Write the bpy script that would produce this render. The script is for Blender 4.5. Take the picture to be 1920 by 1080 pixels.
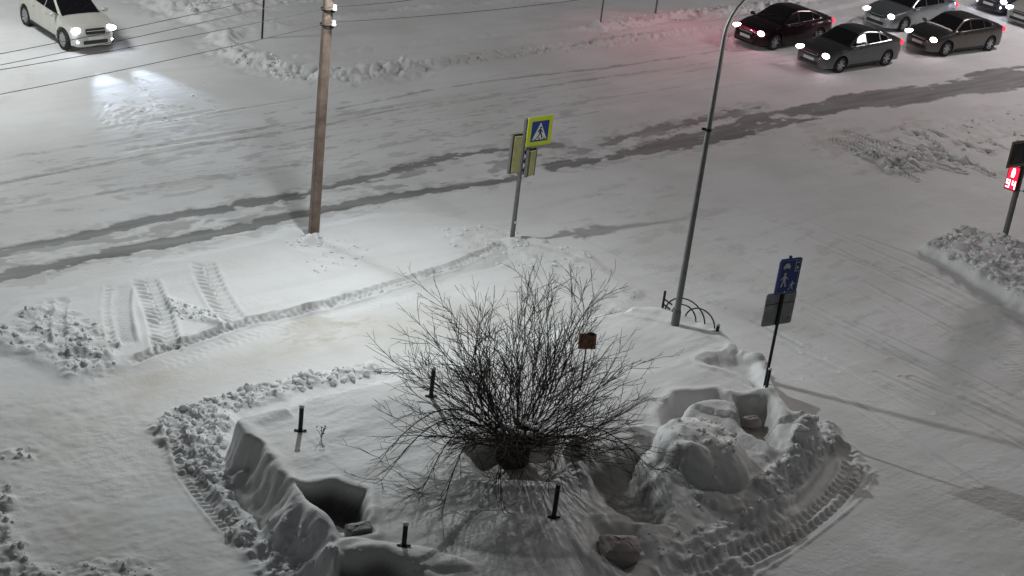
import bpy, math, random
import numpy as np
from mathutils import Vector, Matrix

for o in list(bpy.data.objects):
    bpy.data.objects.remove(o, do_unlink=True)
SC = bpy.context.scene
C = SC.collection
R = math.radians
random.seed(7)
rng = np.random.default_rng(7)

# ------------------------------------------------------------------ camera
CAM_H, PITCH, ROLL, FPX = 17.0, R(25), R(-7), 3000.0
FW = np.array([0, math.cos(PITCH), -math.sin(PITCH)])
_u = np.array([0, math.sin(PITCH), math.cos(PITCH)]); _r = np.array([1.0, 0, 0])
RT = _r*math.cos(ROLL) - _u*math.sin(ROLL)
UP = _r*math.sin(ROLL) + _u*math.cos(ROLL)
cam = bpy.data.cameras.new('camera')
cam.sensor_width = 36; cam.lens = FPX/1920*36; cam.clip_end = 2000; cam.clip_start = 0.5
co = bpy.data.objects.new('camera', cam); C.objects.link(co)
M = Matrix(((RT[0], UP[0], -FW[0], 0), (RT[1], UP[1], -FW[1], 0), (RT[2], UP[2], -FW[2], CAM_H), (0, 0, 0, 1)))
co.matrix_world = M
SC.camera = co
SC.render.resolution_x = 1024; SC.render.resolution_y = 576
SC.view_settings.view_transform = 'Standard'; SC.view_settings.look = 'None'
SC.view_settings.exposure = 0.08; SC.view_settings.gamma = 1.0

def G(px, py, z=0.0):
    """where a sight line meets the level z (used to survey positions)"""
    d = FW + RT*(px-960)/FPX - UP*(py-540)/FPX
    t = (z-CAM_H)/d[2]
    return np.array([d[0]*t, d[1]*t, z])
def height_at(base, py):
    """height above base (vertical line) that is seen at image row py"""
    lo, hi = 0.0, 20.0
    for _ in range(50):
        m = (lo+hi)/2
        d = np.array([base[0], base[1], base[2]+m-CAM_H])
        y = 540-FPX*(d@UP)/(d@FW)
        if y > py: lo = m
        else: hi = m
    return lo

# ------------------------------------------------------------------ night sky and lamp light
W = bpy.data.worlds.new('World'); SC.world = W; W.use_nodes = True
nt = W.node_tree; bg = nt.nodes['Background']
sky = nt.nodes.new('ShaderNodeTexSky'); sky.sky_type = 'NISHITA'; sky.sun_disc = False
sky.sun_elevation = R(-3); sky.sun_rotation = R(220)
mixw = nt.nodes.new('ShaderNodeMix'); mixw.data_type = 'RGBA'; mixw.inputs[0].default_value = 0.9
nt.links.new(sky.outputs[0], mixw.inputs[6]); mixw.inputs[7].default_value = (0.97, 1.0, 1.04, 1)   # glow of the town on low cloud
nt.links.new(mixw.outputs[2], bg.inputs[0]); bg.inputs[1].default_value = 0.045

def lamp_light(name, loc, power, color, size=0.15, aim=(0, 0, -1), batwing=1.6, cap=5.0, parent=None, back=None):
    l = bpy.data.lights.new(name, 'POINT'); l.energy = power; l.color = color; l.shadow_soft_size = size
    l.use_nodes = True; t = l.node_tree; em = t.nodes['Emission']
    tc = t.nodes.new('ShaderNodeTexCoord'); sep = t.nodes.new('ShaderNodeSeparateXYZ')
    t.links.new(tc.outputs['Normal'], sep.inputs[0])
    ab = t.nodes.new('ShaderNodeMath'); ab.operation = 'ABSOLUTE'; t.links.new(sep.outputs[2], ab.inputs[0])
    mx = t.nodes.new('ShaderNodeMath'); mx.operation = 'MAXIMUM'; t.links.new(ab.outputs[0], mx.inputs[0]); mx.inputs[1].default_value = 0.15
    pw = t.nodes.new('ShaderNodeMath'); pw.operation = 'POWER'; t.links.new(mx.outputs[0], pw.inputs[0]); pw.inputs[1].default_value = -batwing
    mn = t.nodes.new('ShaderNodeMath'); mn.operation = 'MINIMUM'; t.links.new(pw.outputs[0], mn.inputs[0]); mn.inputs[1].default_value = cap
    out = mn.outputs[0]
    if back is not None:      # luminaire that throws little light back toward its own pole
        vd = t.nodes.new('ShaderNodeVectorMath'); vd.operation = 'DOT_PRODUCT'; t.links.new(tc.outputs['Normal'], vd.inputs[0]); vd.inputs[1].default_value = back
        mr = t.nodes.new('ShaderNodeMapRange'); mr.inputs[1].default_value = -.5; mr.inputs[2].default_value = .6; mr.inputs[3].default_value = 1; mr.inputs[4].default_value = .22
        t.links.new(vd.outputs['Value'], mr.inputs[0])
        mm = t.nodes.new('ShaderNodeMath'); mm.operation = 'MULTIPLY'; t.links.new(out, mm.inputs[0]); t.links.new(mr.outputs[0], mm.inputs[1]); out = mm.outputs[0]
    t.links.new(out, em.inputs['Strength'])
    o = bpy.data.objects.new(name, l); C.objects.link(o); o.location = loc
    if parent: o.parent = parent; 
    return o
def spot_light(name, loc, direction, power, color, angle, blend=0.6, size=0.08, parent=None):
    l = bpy.data.lights.new(name, 'SPOT'); l.energy = power; l.color = color; l.spot_size = R(angle); l.spot_blend = blend
    l.shadow_soft_size = size
    o = bpy.data.objects.new(name, l); C.objects.link(o); o.location = loc
    o.rotation_euler = Vector(direction).to_track_quat('-Z', 'Y').to_euler()
    if parent: o.parent = parent
    return o

# powers used by the lamps built below
P_MAIN, P_TALL, P_LEFT, P_RIGHT, P_RED = 2300, 210, 3200, 1900, 780
COL_LAMP = (0.95, 1.0, 1.0)

# ------------------------------------------------------------------ materials
def mat(name, col, rough=0.6, metal=0.0, var=0.0, scale=8.0, bump=0.0, bscale=60.0, coat=0.0, emit=None, estr=0.0, col2=None):
    m = bpy.data.materials.new(name); m.use_nodes = True; t = m.node_tree; b = t.nodes['Principled BSDF']
    b.inputs['Base Color'].default_value = (*col, 1); b.inputs['Roughness'].default_value = rough
    b.inputs['Metallic'].default_value = metal
    if coat: b.inputs['Coat Weight'].default_value = coat
    tc = t.nodes.new('ShaderNodeTexCoord')
    if var > 0 or col2:
        n = t.nodes.new('ShaderNodeTexNoise'); n.inputs['Scale'].default_value = scale; n.inputs['Detail'].default_value = 6
        t.links.new(tc.outputs['Object'], n.inputs['Vector'])
        mx = t.nodes.new('ShaderNodeMix'); mx.data_type = 'RGBA'
        r = t.nodes.new('ShaderNodeMapRange'); r.inputs[1].default_value = 0.3; r.inputs[2].default_value = 0.7
        t.links.new(n.outputs[0], r.inputs[0]); t.links.new(r.outputs[0], mx.inputs[0])
        c2 = col2 if col2 else tuple(min(1, c*(1+var)) for c in col)
        c1 = col if col2 else tuple(c*(1-var) for c in col)
        mx.inputs[6].default_value = (*c1, 1); mx.inputs[7].default_value = (*c2, 1)
        t.links.new(mx.outputs[2], b.inputs['Base Color'])
    if bump > 0:
        n2 = t.nodes.new('ShaderNodeTexNoise'); n2.inputs['Scale'].default_value = bscale; n2.inputs['Detail'].default_value = 5
        t.links.new(tc.outputs['Object'], n2.inputs['Vector'])
        bp = t.nodes.new('ShaderNodeBump'); bp.inputs['Strength'].default_value = bump; bp.inputs['Distance'].default_value = 0.02
        t.links.new(n2.outputs[0], bp.inputs['Height']); t.links.new(bp.outputs[0], b.inputs['Normal'])
    if emit:
        b.inputs['Emission Color'].default_value = (*emit, 1); b.inputs['Emission Strength'].default_value = estr
    return m

MT = dict(
    bark=mat('bark', (0.035, 0.026, 0.021), 0.9, var=0.3, scale=20, bump=0.6, bscale=40),
    twig=mat('twig', (0.045, 0.032, 0.026), 0.85, var=0.3, scale=5),
    black_metal=mat('black_metal', (0.012, 0.012, 0.014), 0.45, 0.3, var=0.2, scale=15),
    galv=mat('galvanised', (0.17, 0.17, 0.172), 0.5, 0.4, var=0.15, scale=9),
    concrete=mat('concrete', (0.13, 0.092, 0.075), 0.85, col2=(0.25, 0.19, 0.15), scale=4, bump=0.5, bscale=30),
    porcelain=mat('porcelain', (0.85, 0.86, 0.85), 0.25),
    wire=mat('wire', (0.05, 0.05, 0.052), 0.6),
    sign_back=mat('sign_back', (0.30, 0.31, 0.31), 0.6, 0.0, var=0.2, scale=6),
    yellow=mat('sign_yellow', (0.62, 0.75, 0.03), 0.35, emit=None),
    blue=mat('sign_blue', (0.012, 0.05, 0.26), 0.35, var=0.1),
    white=mat('sign_white', (0.75, 0.77, 0.78), 0.4),
    signblack=mat('sign_black', (0.01, 0.01, 0.012), 0.5),
    signred=mat('sign_red', (0.35, 0.03, 0.03), 0.5),
    cream=mat('cream_plastic', (0.52, 0.50, 0.24), 0.6, col2=(0.38, 0.36, 0.15), scale=5),
    snow=mat('snow_lump', (0.78, 0.79, 0.80), 0.7, var=0.04, bump=0.5, bscale=30),
    dirty_snow=mat('dirty_snow', (0.50, 0.44, 0.43), 0.8, col2=(0.36, 0.31, 0.31), scale=5, bump=0.6, bscale=20),
    dark_ice=mat('dark_ice', (0.16, 0.155, 0.155), 0.6, col2=(0.26, 0.25, 0.25), scale=6, bump=0.5, bscale=18),
    rust=mat('rusty_board', (0.24, 0.10, 0.05), 0.9, col2=(0.42, 0.24, 0.12), scale=9),
    led_red=mat('led_red', (0.4, 0.0, 0.02), 0.4, emit=(1.0, 0.02, 0.06), estr=0.9),
    led_glyph=mat('led_glyph', (1, 0.6, 0.7), 0.4, emit=(1.0, 0.55, 0.68), estr=5),
    red_lens=mat('red_lens', (0.5, 0.0, 0.0), 0.3, emit=(1.0, 0.03, 0.05), estr=10),
    tyre=mat('tyre_rubber', (0.012, 0.012, 0.012), 0.85),
    rim=mat('alloy_rim', (0.45, 0.46, 0.47), 0.35, 0.8),
    glass=mat('car_glass', (0.006, 0.006, 0.008), 0.06, 0.0, coat=0.3),
    plastic=mat('black_plastic', (0.02, 0.02, 0.022), 0.6),
    plate=mat('number_plate', (0.65, 0.66, 0.66), 0.5),
    chrome=mat('chrome', (0.7, 0.7, 0.72), 0.15, 1.0),
    lens_warm=mat('headlight_warm', (1, 0.9, 0.95), 0.3, emit=(1.0, 0.88, 0.93), estr=14),
    lens_cool=mat('headlight_cool', (0.9, 0.93, 1), 0.3, emit=(0.78, 0.84, 1.0), estr=16),
    lens_pink=mat('headlight_pink', (1, 0.8, 0.9), 0.3, emit=(1.0, 0.60, 0.72), estr=14),
    tail=mat('tail_light', (0.5, 0.0, 0.0), 0.3, emit=(1.0, 0.05, 0.08), estr=1.5),
    lamp_glass=mat('lamp_glass', (1, 1, 1), 0.3, emit=(1, 0.97, 0.92), estr=20),
    bronze=mat('shaded_frame', (.24, .21, .13), .6), darkpanel=mat('shaded_panel', (.022, .018, .022), .5), sign_dim=mat('sign_dim', (.045, .038, .042), .5),  # crossing sign colours darkened to paint in an unlit face
    dry=mat('dry_stalk', (0.10, 0.075, 0.05), 0.9, var=0.3),
)

# ------------------------------------------------------------------ mesh helpers
class MB:
    def __init__(s): s.v = []; s.f = []; s.smooth = True
    def add(s, vs, fs):
        n = len(s.v); s.v.extend([tuple(map(float, v)) for v in vs]); s.f.extend([tuple(i+n for i in f) for f in fs]); return s
    def box(s, c, d, rot=None):
        c = np.array(c, float); h = np.array(d, float)/2
        vs = [np.array([sx, sy, sz])*h for sx in (-1, 1) for sy in (-1, 1) for sz in (-1, 1)]
        if rot is not None: vs = [np.array(rot @ Vector(v)) for v in vs]
        return s.add([v+c for v in vs], [(0, 1, 3, 2), (4, 6, 7, 5), (0, 4, 5, 1), (2, 3, 7, 6), (0, 2, 6, 4), (1, 5, 7, 3)])
    def tube(s, pts, rad, n=8, cap=True):
        pts = [np.array(p, float) for p in pts]; k = len(pts)
        if not hasattr(rad, '__len__'): rad = [rad]*k
        t0 = pts[1]-pts[0]; t0 /= np.linalg.norm(t0)+1e-9
        a = np.array([0, 0, 1.0]) if abs(t0[2]) < 0.9 else np.array([1.0, 0, 0])
        u = np.cross(t0, a); u /= np.linalg.norm(u)
        vs = []
        for i in range(k):
            t = pts[min(i+1, k-1)]-pts[max(i-1, 0)]; t /= np.linalg.norm(t)+1e-9
            u = u-t*(u@t); u /= np.linalg.norm(u)+1e-9; w = np.cross(t, u)
            for j in range(n):
                an = 2*math.pi*j/n; vs.append(pts[i]+rad[i]*(math.cos(an)*u+math.sin(an)*w))
        fs = [(i*n+j, i*n+(j+1) % n, (i+1)*n+(j+1) % n, (i+1)*n+j) for i in range(k-1) for j in range(n)]
        if cap and n > 3: fs += [tuple(range(n-1, -1, -1)), tuple((k-1)*n+j for j in range(n))]
        return s.add(vs, fs)
    def ell(s, c, r, rot=None, nu=14, nv=9):
        c = np.array(c, float); vs = []
        for i in range(nv+1):
            th = math.pi*i/nv
            for j in range(nu):
                ph = 2*math.pi*j/nu
                v = np.array([math.sin(th)*math.cos(ph)*r[0], math.sin(th)*math.sin(ph)*r[1], math.cos(th)*r[2]])
                if rot is not None: v = np.array(rot @ Vector(v))
                vs.append(v+c)
        fs = [(i*nu+j, (i+1)*nu+j, (i+1)*nu+(j+1) % nu, i*nu+(j+1) % nu) for i in range(nv) for j in range(nu)]
        return s.add(vs, fs)
    def lathe(s, c, axis, prof, n=24):
        """prof: list of (r, h) along axis"""
        c = np.array(c, float); ax = np.array(axis, float); ax /= np.linalg.norm(ax)
        a = np.array([0, 0, 1.0]) if abs(ax[2]) < 0.9 else np.array([1.0, 0, 0])
        u = np.cross(ax, a); u /= np.linalg.norm(u); w = np.cross(ax, u)
        vs = [c+ax*h+r*(math.cos(2*math.pi*j/n)*u+math.sin(2*math.pi*j/n)*w) for r, h in prof for j in range(n)]
        k = len(prof)
        return s.add(vs, [(i*n+j, i*n+(j+1) % n, (i+1)*n+(j+1) % n, (i+1)*n+j) for i in range(k-1) for j in range(n)])
    def prism(s, poly, o, ux, uy, d):
        """polygon (2D) in plane (ux, uy) at o, extruded by vector d"""
        o, ux, uy, d = (np.array(a, float) for a in (o, ux, uy, d)); n = len(poly)
        a = [o+ux*x+uy*y for x, y in poly]; b = [p+d for p in a]
        return s.add(a+b, [tuple(range(n-1, -1, -1)), tuple(range(n, 2*n))]+[(i, (i+1) % n, n+(i+1) % n, n+i) for i in range(n)])
    def build(s, name, m, parent=None, smooth=None, tags=None):
        me = bpy.data.meshes.new(name); me.from_pydata(s.v, [], s.f); me.validate(); me.update()
        me.materials.append(m)
        if smooth is None: smooth = s.smooth
        if smooth:
            me.polygons.foreach_set('use_smooth', [True]*len(me.polygons))
            try: me.set_sharp_from_angle(angle=R(38))
            except Exception: pass
        o = bpy.data.objects.new(name, me); C.objects.link(o)
        if parent: o.parent = parent
        if tags: tag(o, **tags)
        return o
def tag(o, label=None, cat=None, group=None, kind=None):
    if label: o['label'] = label
    if cat: o['category'] = cat
    if group: o['group'] = group
    if kind: o['kind'] = kind
    return o
def thing(name, label, cat, loc=(0, 0, 0), rz=0, group=None):
    o = bpy.data.objects.new(name, None); C.objects.link(o); o.location = tuple(map(float, loc)); o.rotation_euler = (0, 0, rz)
    o.empty_display_size = 0.2
    return tag(o, label, cat, group)
def copy_tree(o, parent=None):
    c = o.copy(); C.objects.link(c)
    if parent: c.parent = parent
    for ch in list(o.children): copy_tree(ch, c)
    return c

# ------------------------------------------------------------------ terrain: one heightfield
def axis(segs):
    out = []
    for a, b, st in segs:
        n = max(1, int(round((b-a)/st))); out += list(np.linspace(a, b, n, endpoint=False))
    return out
xs = np.array([-600, -200, -80, -40]+axis([(-26, -10, .075), (-10, 12, .040), (12, 32, .085)])+[32, 45, 90, 220, 600])
ys = np.array([-200, 0, 12]+axis([(19, 38, .036), (38, 50, .05), (50, 80, .085)])+[80, 100, 160, 400, 1200])
X, Y = np.meshgrid(xs, ys)          # rows = y
X = X.astype(np.float64)
Hh = np.zeros_like(X); ASP = np.zeros_like(X); DIRT = np.zeros_like(X); PIT_DARK = np.zeros_like(X)

def hsh(ix, iy, seed):
    h = (ix.astype(np.int64)*374761393 + iy.astype(np.int64)*668265263 + seed*974634777) & 0xffffffff
    h = ((h ^ (h >> 13))*1274126177) & 0xffffffff
    h = (h ^ (h >> 16)) & 0xffffffff
    return h/4294967295.0
def vnoise(x, y, seed=0):
    ix = np.floor(x); iy = np.floor(y); fx = x-ix; fy = y-iy
    fx = fx*fx*(3-2*fx); fy = fy*fy*(3-2*fy); ix = ix.astype(np.int64); iy = iy.astype(np.int64)
    a = hsh(ix, iy, seed); b = hsh(ix+1, iy, seed); c = hsh(ix, iy+1, seed); d = hsh(ix+1, iy+1, seed)
    return (a*(1-fx)+b*fx)*(1-fy)+(c*(1-fx)+d*fx)*fy
def fbm(x, y, s, oct=4, seed=0):
    r = 0; amp = 0.5; f = 1/s
    for i in range(oct):
        r = r+amp*(vnoise(x*f+i*17.3, y*f-i*9.1, seed+i)*2-1); amp *= .5; f *= 2.03
    return r
def sm(t): t = np.clip(t, 0, 1); return t*t*(3-2*t)
def P(lst, z=0.0): return np.array([G(a[0], a[1], z)[:2] for a in lst])
def win(pts, m):
    x0, y0 = pts.min(0)-m; x1, y1 = pts.max(0)+m
    i0, i1 = np.searchsorted(xs, [x0, x1]); j0, j1 = np.searchsorted(ys, [y0, y1])
    return (slice(max(j0, 1), j1), slice(max(i0, 1), i1))
def dline(x, y, pts, closed=False):
    """distance, arclength, signed side, nearest segment"""
    best = np.full(x.shape, 1e9); S = np.zeros(x.shape); side = np.zeros(x.shape); seg = np.zeros(x.shape, int); acc = 0
    n = len(pts); rngs = range(n if closed else n-1)
    for i in rngs:
        a = pts[i]; b = pts[(i+1) % n]; d = b-a; L = np.hypot(*d)+1e-9
        t = np.clip(((x-a[0])*d[0]+(y-a[1])*d[1])/L**2, 0, 1)
        dx = x-a[0]-t*d[0]; dy = y-a[1]-t*d[1]; q = np.hypot(dx, dy)
        m = q < best; best = np.where(m, q, best); S = np.where(m, acc+t*L, S)
        side = np.where(m, np.sign(d[0]*dy-d[1]*dx), side); seg = np.where(m, i, seg); acc += L
    return best, S, side, seg
def inside(x, y, pts):
    c = np.zeros(x.shape, bool); n = len(pts)
    for i in range(n):
        a = pts[i]; b = pts[(i+1) % n]
        if a[1] == b[1]: continue
        c ^= ((a[1] > y) != (b[1] > y)) & (x < (b[0]-a[0])*(y-a[1])/(b[1]-a[1])+a[0])
    return c
def sdist(x, y, pts):
    d, S, sd, seg = dline(x, y, pts, True)
    return np.where(inside(x, y, pts), d, -d), seg
def smooth_line(pts, k=4):
    pts = np.array(pts, float); out = []
    n = len(pts)
    for i in range(n-1):
        p0 = pts[max(i-1, 0)]; p1 = pts[i]; p2 = pts[i+1]; p3 = pts[min(i+2, n-1)]
        for t in np.linspace(0, 1, k, endpoint=False):
            out.append(.5*((2*p1)+(-p0+p2)*t+(2*p0-5*p1+4*p2-p3)*t*t+(-p0+3*p1-3*p2+p3)*t**3))
    out.append(pts[-1]); return np.array(out)

core = (slice(3, len(ys)-5), slice(4, len(xs)-5))
xc, yc = X[core], Y[core]
RA = R(41)                                   # bearing of the main road
al = xc*math.cos(RA)+yc*math.sin(RA); ac = -xc*math.sin(RA)+yc*math.cos(RA)
Hh[core] += 0.035*fbm(xc, yc, 5.0, 3, 3) + 0.012*fbm(al*.35, ac, .5, 3, 5) + 0.006*fbm(xc, yc, .35, 2, 8)

# --- bare asphalt strips
def strip(lst, wpx, amt=1.0, brk=0.0, seed=1, edge=.5, dep=.02):
    pts = smooth_line(P(lst)); w = win(pts, 2.0); x, y = X[w], Y[w]
    d, S, side, _ = dline(x, y, pts)
    n = fbm(x, y, .8, 4, seed)*edge+(fbm(x*math.cos(RA)*.45+y*math.sin(RA)*.45, -x*math.sin(RA)+y*math.cos(RA), .14, 3, seed+40))*1.1*max(edge, .5); nb = fbm(S*.5+side*0, side*3, 1.5, 3, seed+7)
    a = sm((wpx*(1+n*1.3)-d)/.05+.5)
    if brk: a = a*sm((nb+.5-brk)*5)
    a = np.maximum(a*amt, .28*amt*sm((wpx*2.4*(1+n*1.6)-d)/.2)*sm((nb+.7)*3))
    ASP[w] = np.maximum(ASP[w], a); Hh[w] -= dep*a
strip([(-60, 487), (180, 436), (300, 409), (430, 390)], .22, .9, seed=11, edge=.35)
strip([(455, 382), (560, 366), (640, 345), (740, 320), (860, 290), (950, 280), (1050, 270)], .17, .9, .12, seed=12, edge=.9)
strip([(-60, 532), (150, 488), (300, 457), (465, 425)], .26, .95, seed=13, edge=.5)
strip([(490, 415), (600, 395), (720, 371), (860, 349), (965, 333)], .20, .95, seed=14, edge=.6)
strip([(1035, 313), (1120, 298), (1200, 284), (1300, 268), (1400, 248)], .24, .95, seed=15, edge=.7)
strip([(1060, 283), (1130, 268), (1180, 256), (1260, 236), (1330, 222), (1420, 200)], .20, .8, .1, seed=16, edge=1.0)
# slushy ground between the strips
def patch(lst, amt, seed, thr=0.0, sc=.7, arr=None, edge=.25, z=0, sharp=6):
    pts = P(lst, z); w = win(pts, 1.0); x, y = X[w], Y[w]
    sd, _ = sdist(x, y, pts)
    a_ = x*math.cos(RA)+y*math.sin(RA); c_ = -x*math.sin(RA)+y*math.cos(RA)
    n = fbm(a_*.35, c_, sc, 5, seed)+.35*fbm(a_*.5, c_, .15, 3, seed+5)
    v = amt*sm((n-thr)*sharp+.5)*sm((sd+n*.5)/edge)
    t = ASP if arr is None else arr
    t[w] = np.maximum(t[w], v); return w, v
patch([(-60, 480), (460, 382), (960, 285), (960, 330), (470, 420), (-60, 525)], .55, 21, .10, sc=.35, sharp=9)
patch([(960, 285), (1180, 255), (1300, 225), (1300, 262), (1040, 305)], .62, 22, .03, sc=.4, sharp=9)
patch([(1190, 262), (1320, 240), (1440, 205), (1560, 182), (1700, 163), (1800, 138), (1960, 112), (1960, 160), (1760, 187), (1600, 207), (1450, 237), (1300, 268), (1200, 290)], .92, 23, -.42, sharp=5, edge=.12)
# thin tyre lines on the carriageway
strip([(-40, 352), (200, 306), (400, 268), (640, 228)], .05, .55, .25, seed=31, edge=1.2, dep=.008)
strip([(-40, 335), (120, 305), (240, 285)], .05, .35, .45, seed=32, edge=1.2, dep=.008)
strip([(580, 212), (700, 192), (860, 160), (1130, 127), (1300, 103), (1360, 92)], .055, .6, .15, seed=33, edge=1.0, dep=.01)
strip([(600, 236), (720, 210), (860, 185), (1100, 150), (1330, 118)], .05, .5, .3, seed=34, edge=1.2, dep=.008)
strip([(640, 224), (760, 202), (880, 186), (1000, 164)], .07, .4, .6, seed=35, edge=1.2, dep=.006)
strip([(880, 216), (1000, 205), (1150, 182), (1300, 160)], .03, .35, .35, seed=36, edge=1.2, dep=.006)
for k in range(30):      # hairline wheel marks
    x0 = rng.uniform(-80, 1300); off = rng.uniform(-1, 1); y0 = 325-.165*x0+off*70; L0 = rng.uniform(120, 520)
    strip([(x0, y0), (x0+L0*.5, y0-.170*L0*.5), (x0+L0, y0-.164*L0)], rng.uniform(.02, .05), rng.uniform(.15, .4), .35, seed=400+k, edge=1.2, dep=.004)
strip([(250, 683), (300, 662), (390, 635), (470, 607), (640, 567), (780, 525), (870, 496), (945, 464)], .07, .55, .12, seed=440, edge=1.8, dep=.0)
w, v = patch([(-60, 300), (600, 190), (1100, 180), (1100, 245), (500, 340), (-60, 430)], .30, 37, .30, sc=.22, sharp=9)
w, v = patch([(980, 380), (1200, 330), (1920, 560), (1960, 860), (1600, 700), (1150, 470)], .16, 38, .30, sc=.25, sharp=8)

# --- kerb-side snow ridges and rubble (ridge = raised line with broken lumps)
RUB = []   # (polygon world, n per m2, size lo, hi)
def ridge(lst, hgt, wid, rough=.5, seed=1, z=0, sc=.28):
    pts = smooth_line(P(lst, z)); w = win(pts, wid*3); x, y = X[w], Y[w]
    d, S, side, _ = dline(x, y, pts)
    n = fbm(x, y, sc, 4, seed); n2 = fbm(x, y, 1.6, 2, seed+9)
    g = np.exp(-(d/wid)**2*(1+.5*n2))
    Hh[w] += hgt*g*(1+.5*n2)+hgt*rough*n*np.sqrt(g)*(g > .02)
def plateau(lst, hgt, edge, seed=1, rough=0.0, sc=.4, z=0):
    pts = P(lst, z); w = win(pts, edge+1); x, y = X[w], Y[w]
    sd, _ = sdist(x, y, pts); sd = sd+.25*fbm(x, y, 1.1, 3, seed)
    a = sm((sd+edge)/edge)
    Hh[w] += hgt*a + (rough*fbm(x, y, sc, 4, seed+3)*a if rough else 0)
# far field beyond the road
plateau([(255, -60), (420, 78), (455, 112), (540, 136), (640, 142), (900, 108), (1120, 80), (1400, 48), (1700, -10), (1700, -250), (255, -250)], .12, .3, 41, .02, .8)
ridge([(415, 78), (440, 105), (500, 128), (580, 143), (650, 147), (760, 133)], .20, .55, 1.3, 42)
ridge([(760, 130), (900, 110), (1000, 98), (1100, 86), (1230, 70), (1350, 58), (1420, 50)], .09, .30, 1.5, 43, sc=.16)
ridge([(560, 112), (640, 108), (780, 90), (900, 76), (1000, 67), (1120, 58)], .12, .20, .6, 44)
ridge([(1120, 58), (1180, 50), (1250, 38), (1330, 30), (1420, 20), (1520, 5)], .18, .35, 1.2, 45)
ridge([(640, 40), (760, 25), (870, 15), (1050, 4)], .12, .25, 1.0, 46)
ridge([(280, -20), (310, 8), (350, 28), (400, 30), (450, 12), (480, -10)], .22, .8, 1.4, 47)
ridge([(480, 8), (540, 2), (610, -8)], .15, .6, 1.4, 48)
ridge([(420, 78), (470, 60), (520, 52)], .08, .4, 1.5, 49)
# left margin patch
plateau([(-80, 110), (35, 118), (42, 145), (20, 180), (-80, 220)], .05, .4, 50, .06, .25)
# verge on the near side with its machine tracks
plateau([(-40, 640), (60, 575), (300, 505), (420, 480), (560, 440), (760, 405), (900, 425), (1080, 480), (1180, 550), (950, 470), (780, 525), (470, 606), (250, 680), (130, 705), (60, 665)], .10, .5, 51, .02, 1.0)
def track(lst, wid, dep, per, amp, chev=.5, seed=1, edge_r=.03, halves=True):
    pts = smooth_line(P(lst)); w = win(pts, wid); x, y = X[w], Y[w]
    d, S, side, _ = dline(x, y, pts); u = d/(wid/2)
    m = sm((1-u)/.12+.2)
    ends = sm(S/.3)*sm((S.max()-S)/.3)
    ph = S/per+chev*u+(side*.25 if halves else 0)
    tr = np.clip(np.sin(2*math.pi*ph)*1.6, -1, 1)
    k = np.clip(.75+1.6*fbm(x, y, .6, 3, seed), .05, 1.5); ph = ph+.5*fbm(x, y, .8, 2, seed+3)
    Hh[w] += (-dep*m+amp*tr*m*k)*ends + edge_r*np.exp(-((u-1.15)/.18)**2)*ends*k
    return pts
track([(378, 496), (392, 535), (418, 582), (450, 625)], .62, .05, .24, .045, .8, 61)
track([(268, 528), (288, 575), (302, 615), (312, 668)], .62, .05, .22, .045, .8, 62)
track([(232, 540), (228, 590), (240, 655)], .42, .04, .10, .018, 0, 63, .05, False)
track([(205, 540), (202, 600), (214, 670)], .25, .03, .2, .01, 0, 64, .04, False)
track([(92, 565), (84, 620), (90, 660)], .22, .05, .3, .01, 0, 65, .06, False)
track([(118, 560), (112, 620), (118, 690)], .25, .05, .3, .02, 0, 66, .06, False)
track([(240, 686), (300, 664), (390, 636), (470, 608), (560, 588), (640, 568), (780, 526), (870, 496), (950, 462)], .30, .09, .17, .028, .2, 67, .05, False)
track([(300, 690), (480, 630), (640, 590), (790, 548)], .4, .0, .2, .014, .4, 68, .0)
# brown packed path behind the bush
pts = P([(180, 700), (330, 670), (520, 625), (720, 580), (860, 560), (1040, 545), (1060, 590), (900, 640), (720, 660), (540, 700), (380, 745), (230, 790)])
w = win(pts, 2); x, y = X[w], Y[w]; sd, _ = sdist(x, y, pts)
DIRT[w] = np.maximum(DIRT[w], sm((sd+.35)/1.2)*(.35+.6*sm(fbm(x, y, 1.6, 4, 71)+.5))*.55)
pts = P([(-80, 760), (200, 700), (300, 780), (380, 900), (600, 1090), (-80, 1090)])
w = win(pts, 2); x, y = X[w], Y[w]; sd, _ = sdist(x, y, pts)
DIRT[w] = np.maximum(DIRT[w], sm((sd+.3)/1.2)*.28*sm(fbm(x, y, 1.2, 4, 72)+.55))
Hh[w] += .02*fbm(x, y, .22, 3, 73)*sm((sd+.3)/1.0)
patch([(560, 600), (720, 590), (760, 650), (600, 665), (480, 670)], .55, 74, .15, arr=DIRT)
patch([(1490, 230), (1960, 190), (1960, 330), (1600, 330)], .35, 75, .22, arr=DIRT, sc=.5)

def rubble(lst, amp, sc, seed, z=0, dens=25, lo=.03, hi=.09, edge=.3, base=0):
    pts = P(lst, z); w = win(pts, 1); x, y = X[w], Y[w]; sd, _ = sdist(x, y, pts)
    a = sm((sd+edge*.5+.3*fbm(x, y, .6, 3, seed))/edge)
    n = fbm(x, y, sc, 4, seed+1); r = 1-np.abs(fbm(x, y, sc*1.3, 3, seed+2))*2.2
    Hh[w] += a*(base+amp*(n+.5*r))
    if dens: RUB.append((pts, dens, lo, hi))
rubble([(-20, 640), (60, 585), (130, 590), (215, 630), (215, 690), (130, 712), (80, 670), (10, 650)], .10, .3, 81, dens=14, lo=.03, hi=.09)
rubble([(110, 640), (200, 620), (205, 700), (120, 710)], .08, .25, 82, dens=14)
rubble([(312, 568), (412, 596), (408, 616), (330, 606)], .10, .2, 83, dens=55, lo=.03, hi=.07, base=.03)
rubble([(525, 455), (600, 440), (690, 470), (690, 500), (590, 520)], .03, .3, 84, dens=14, lo=.02, hi=.06)
rubble([(800, 430), (930, 432), (1110, 480), (1090, 510), (900, 500), (860, 480)], .05, .3, 85, dens=14, lo=.02, hi=.07)
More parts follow.
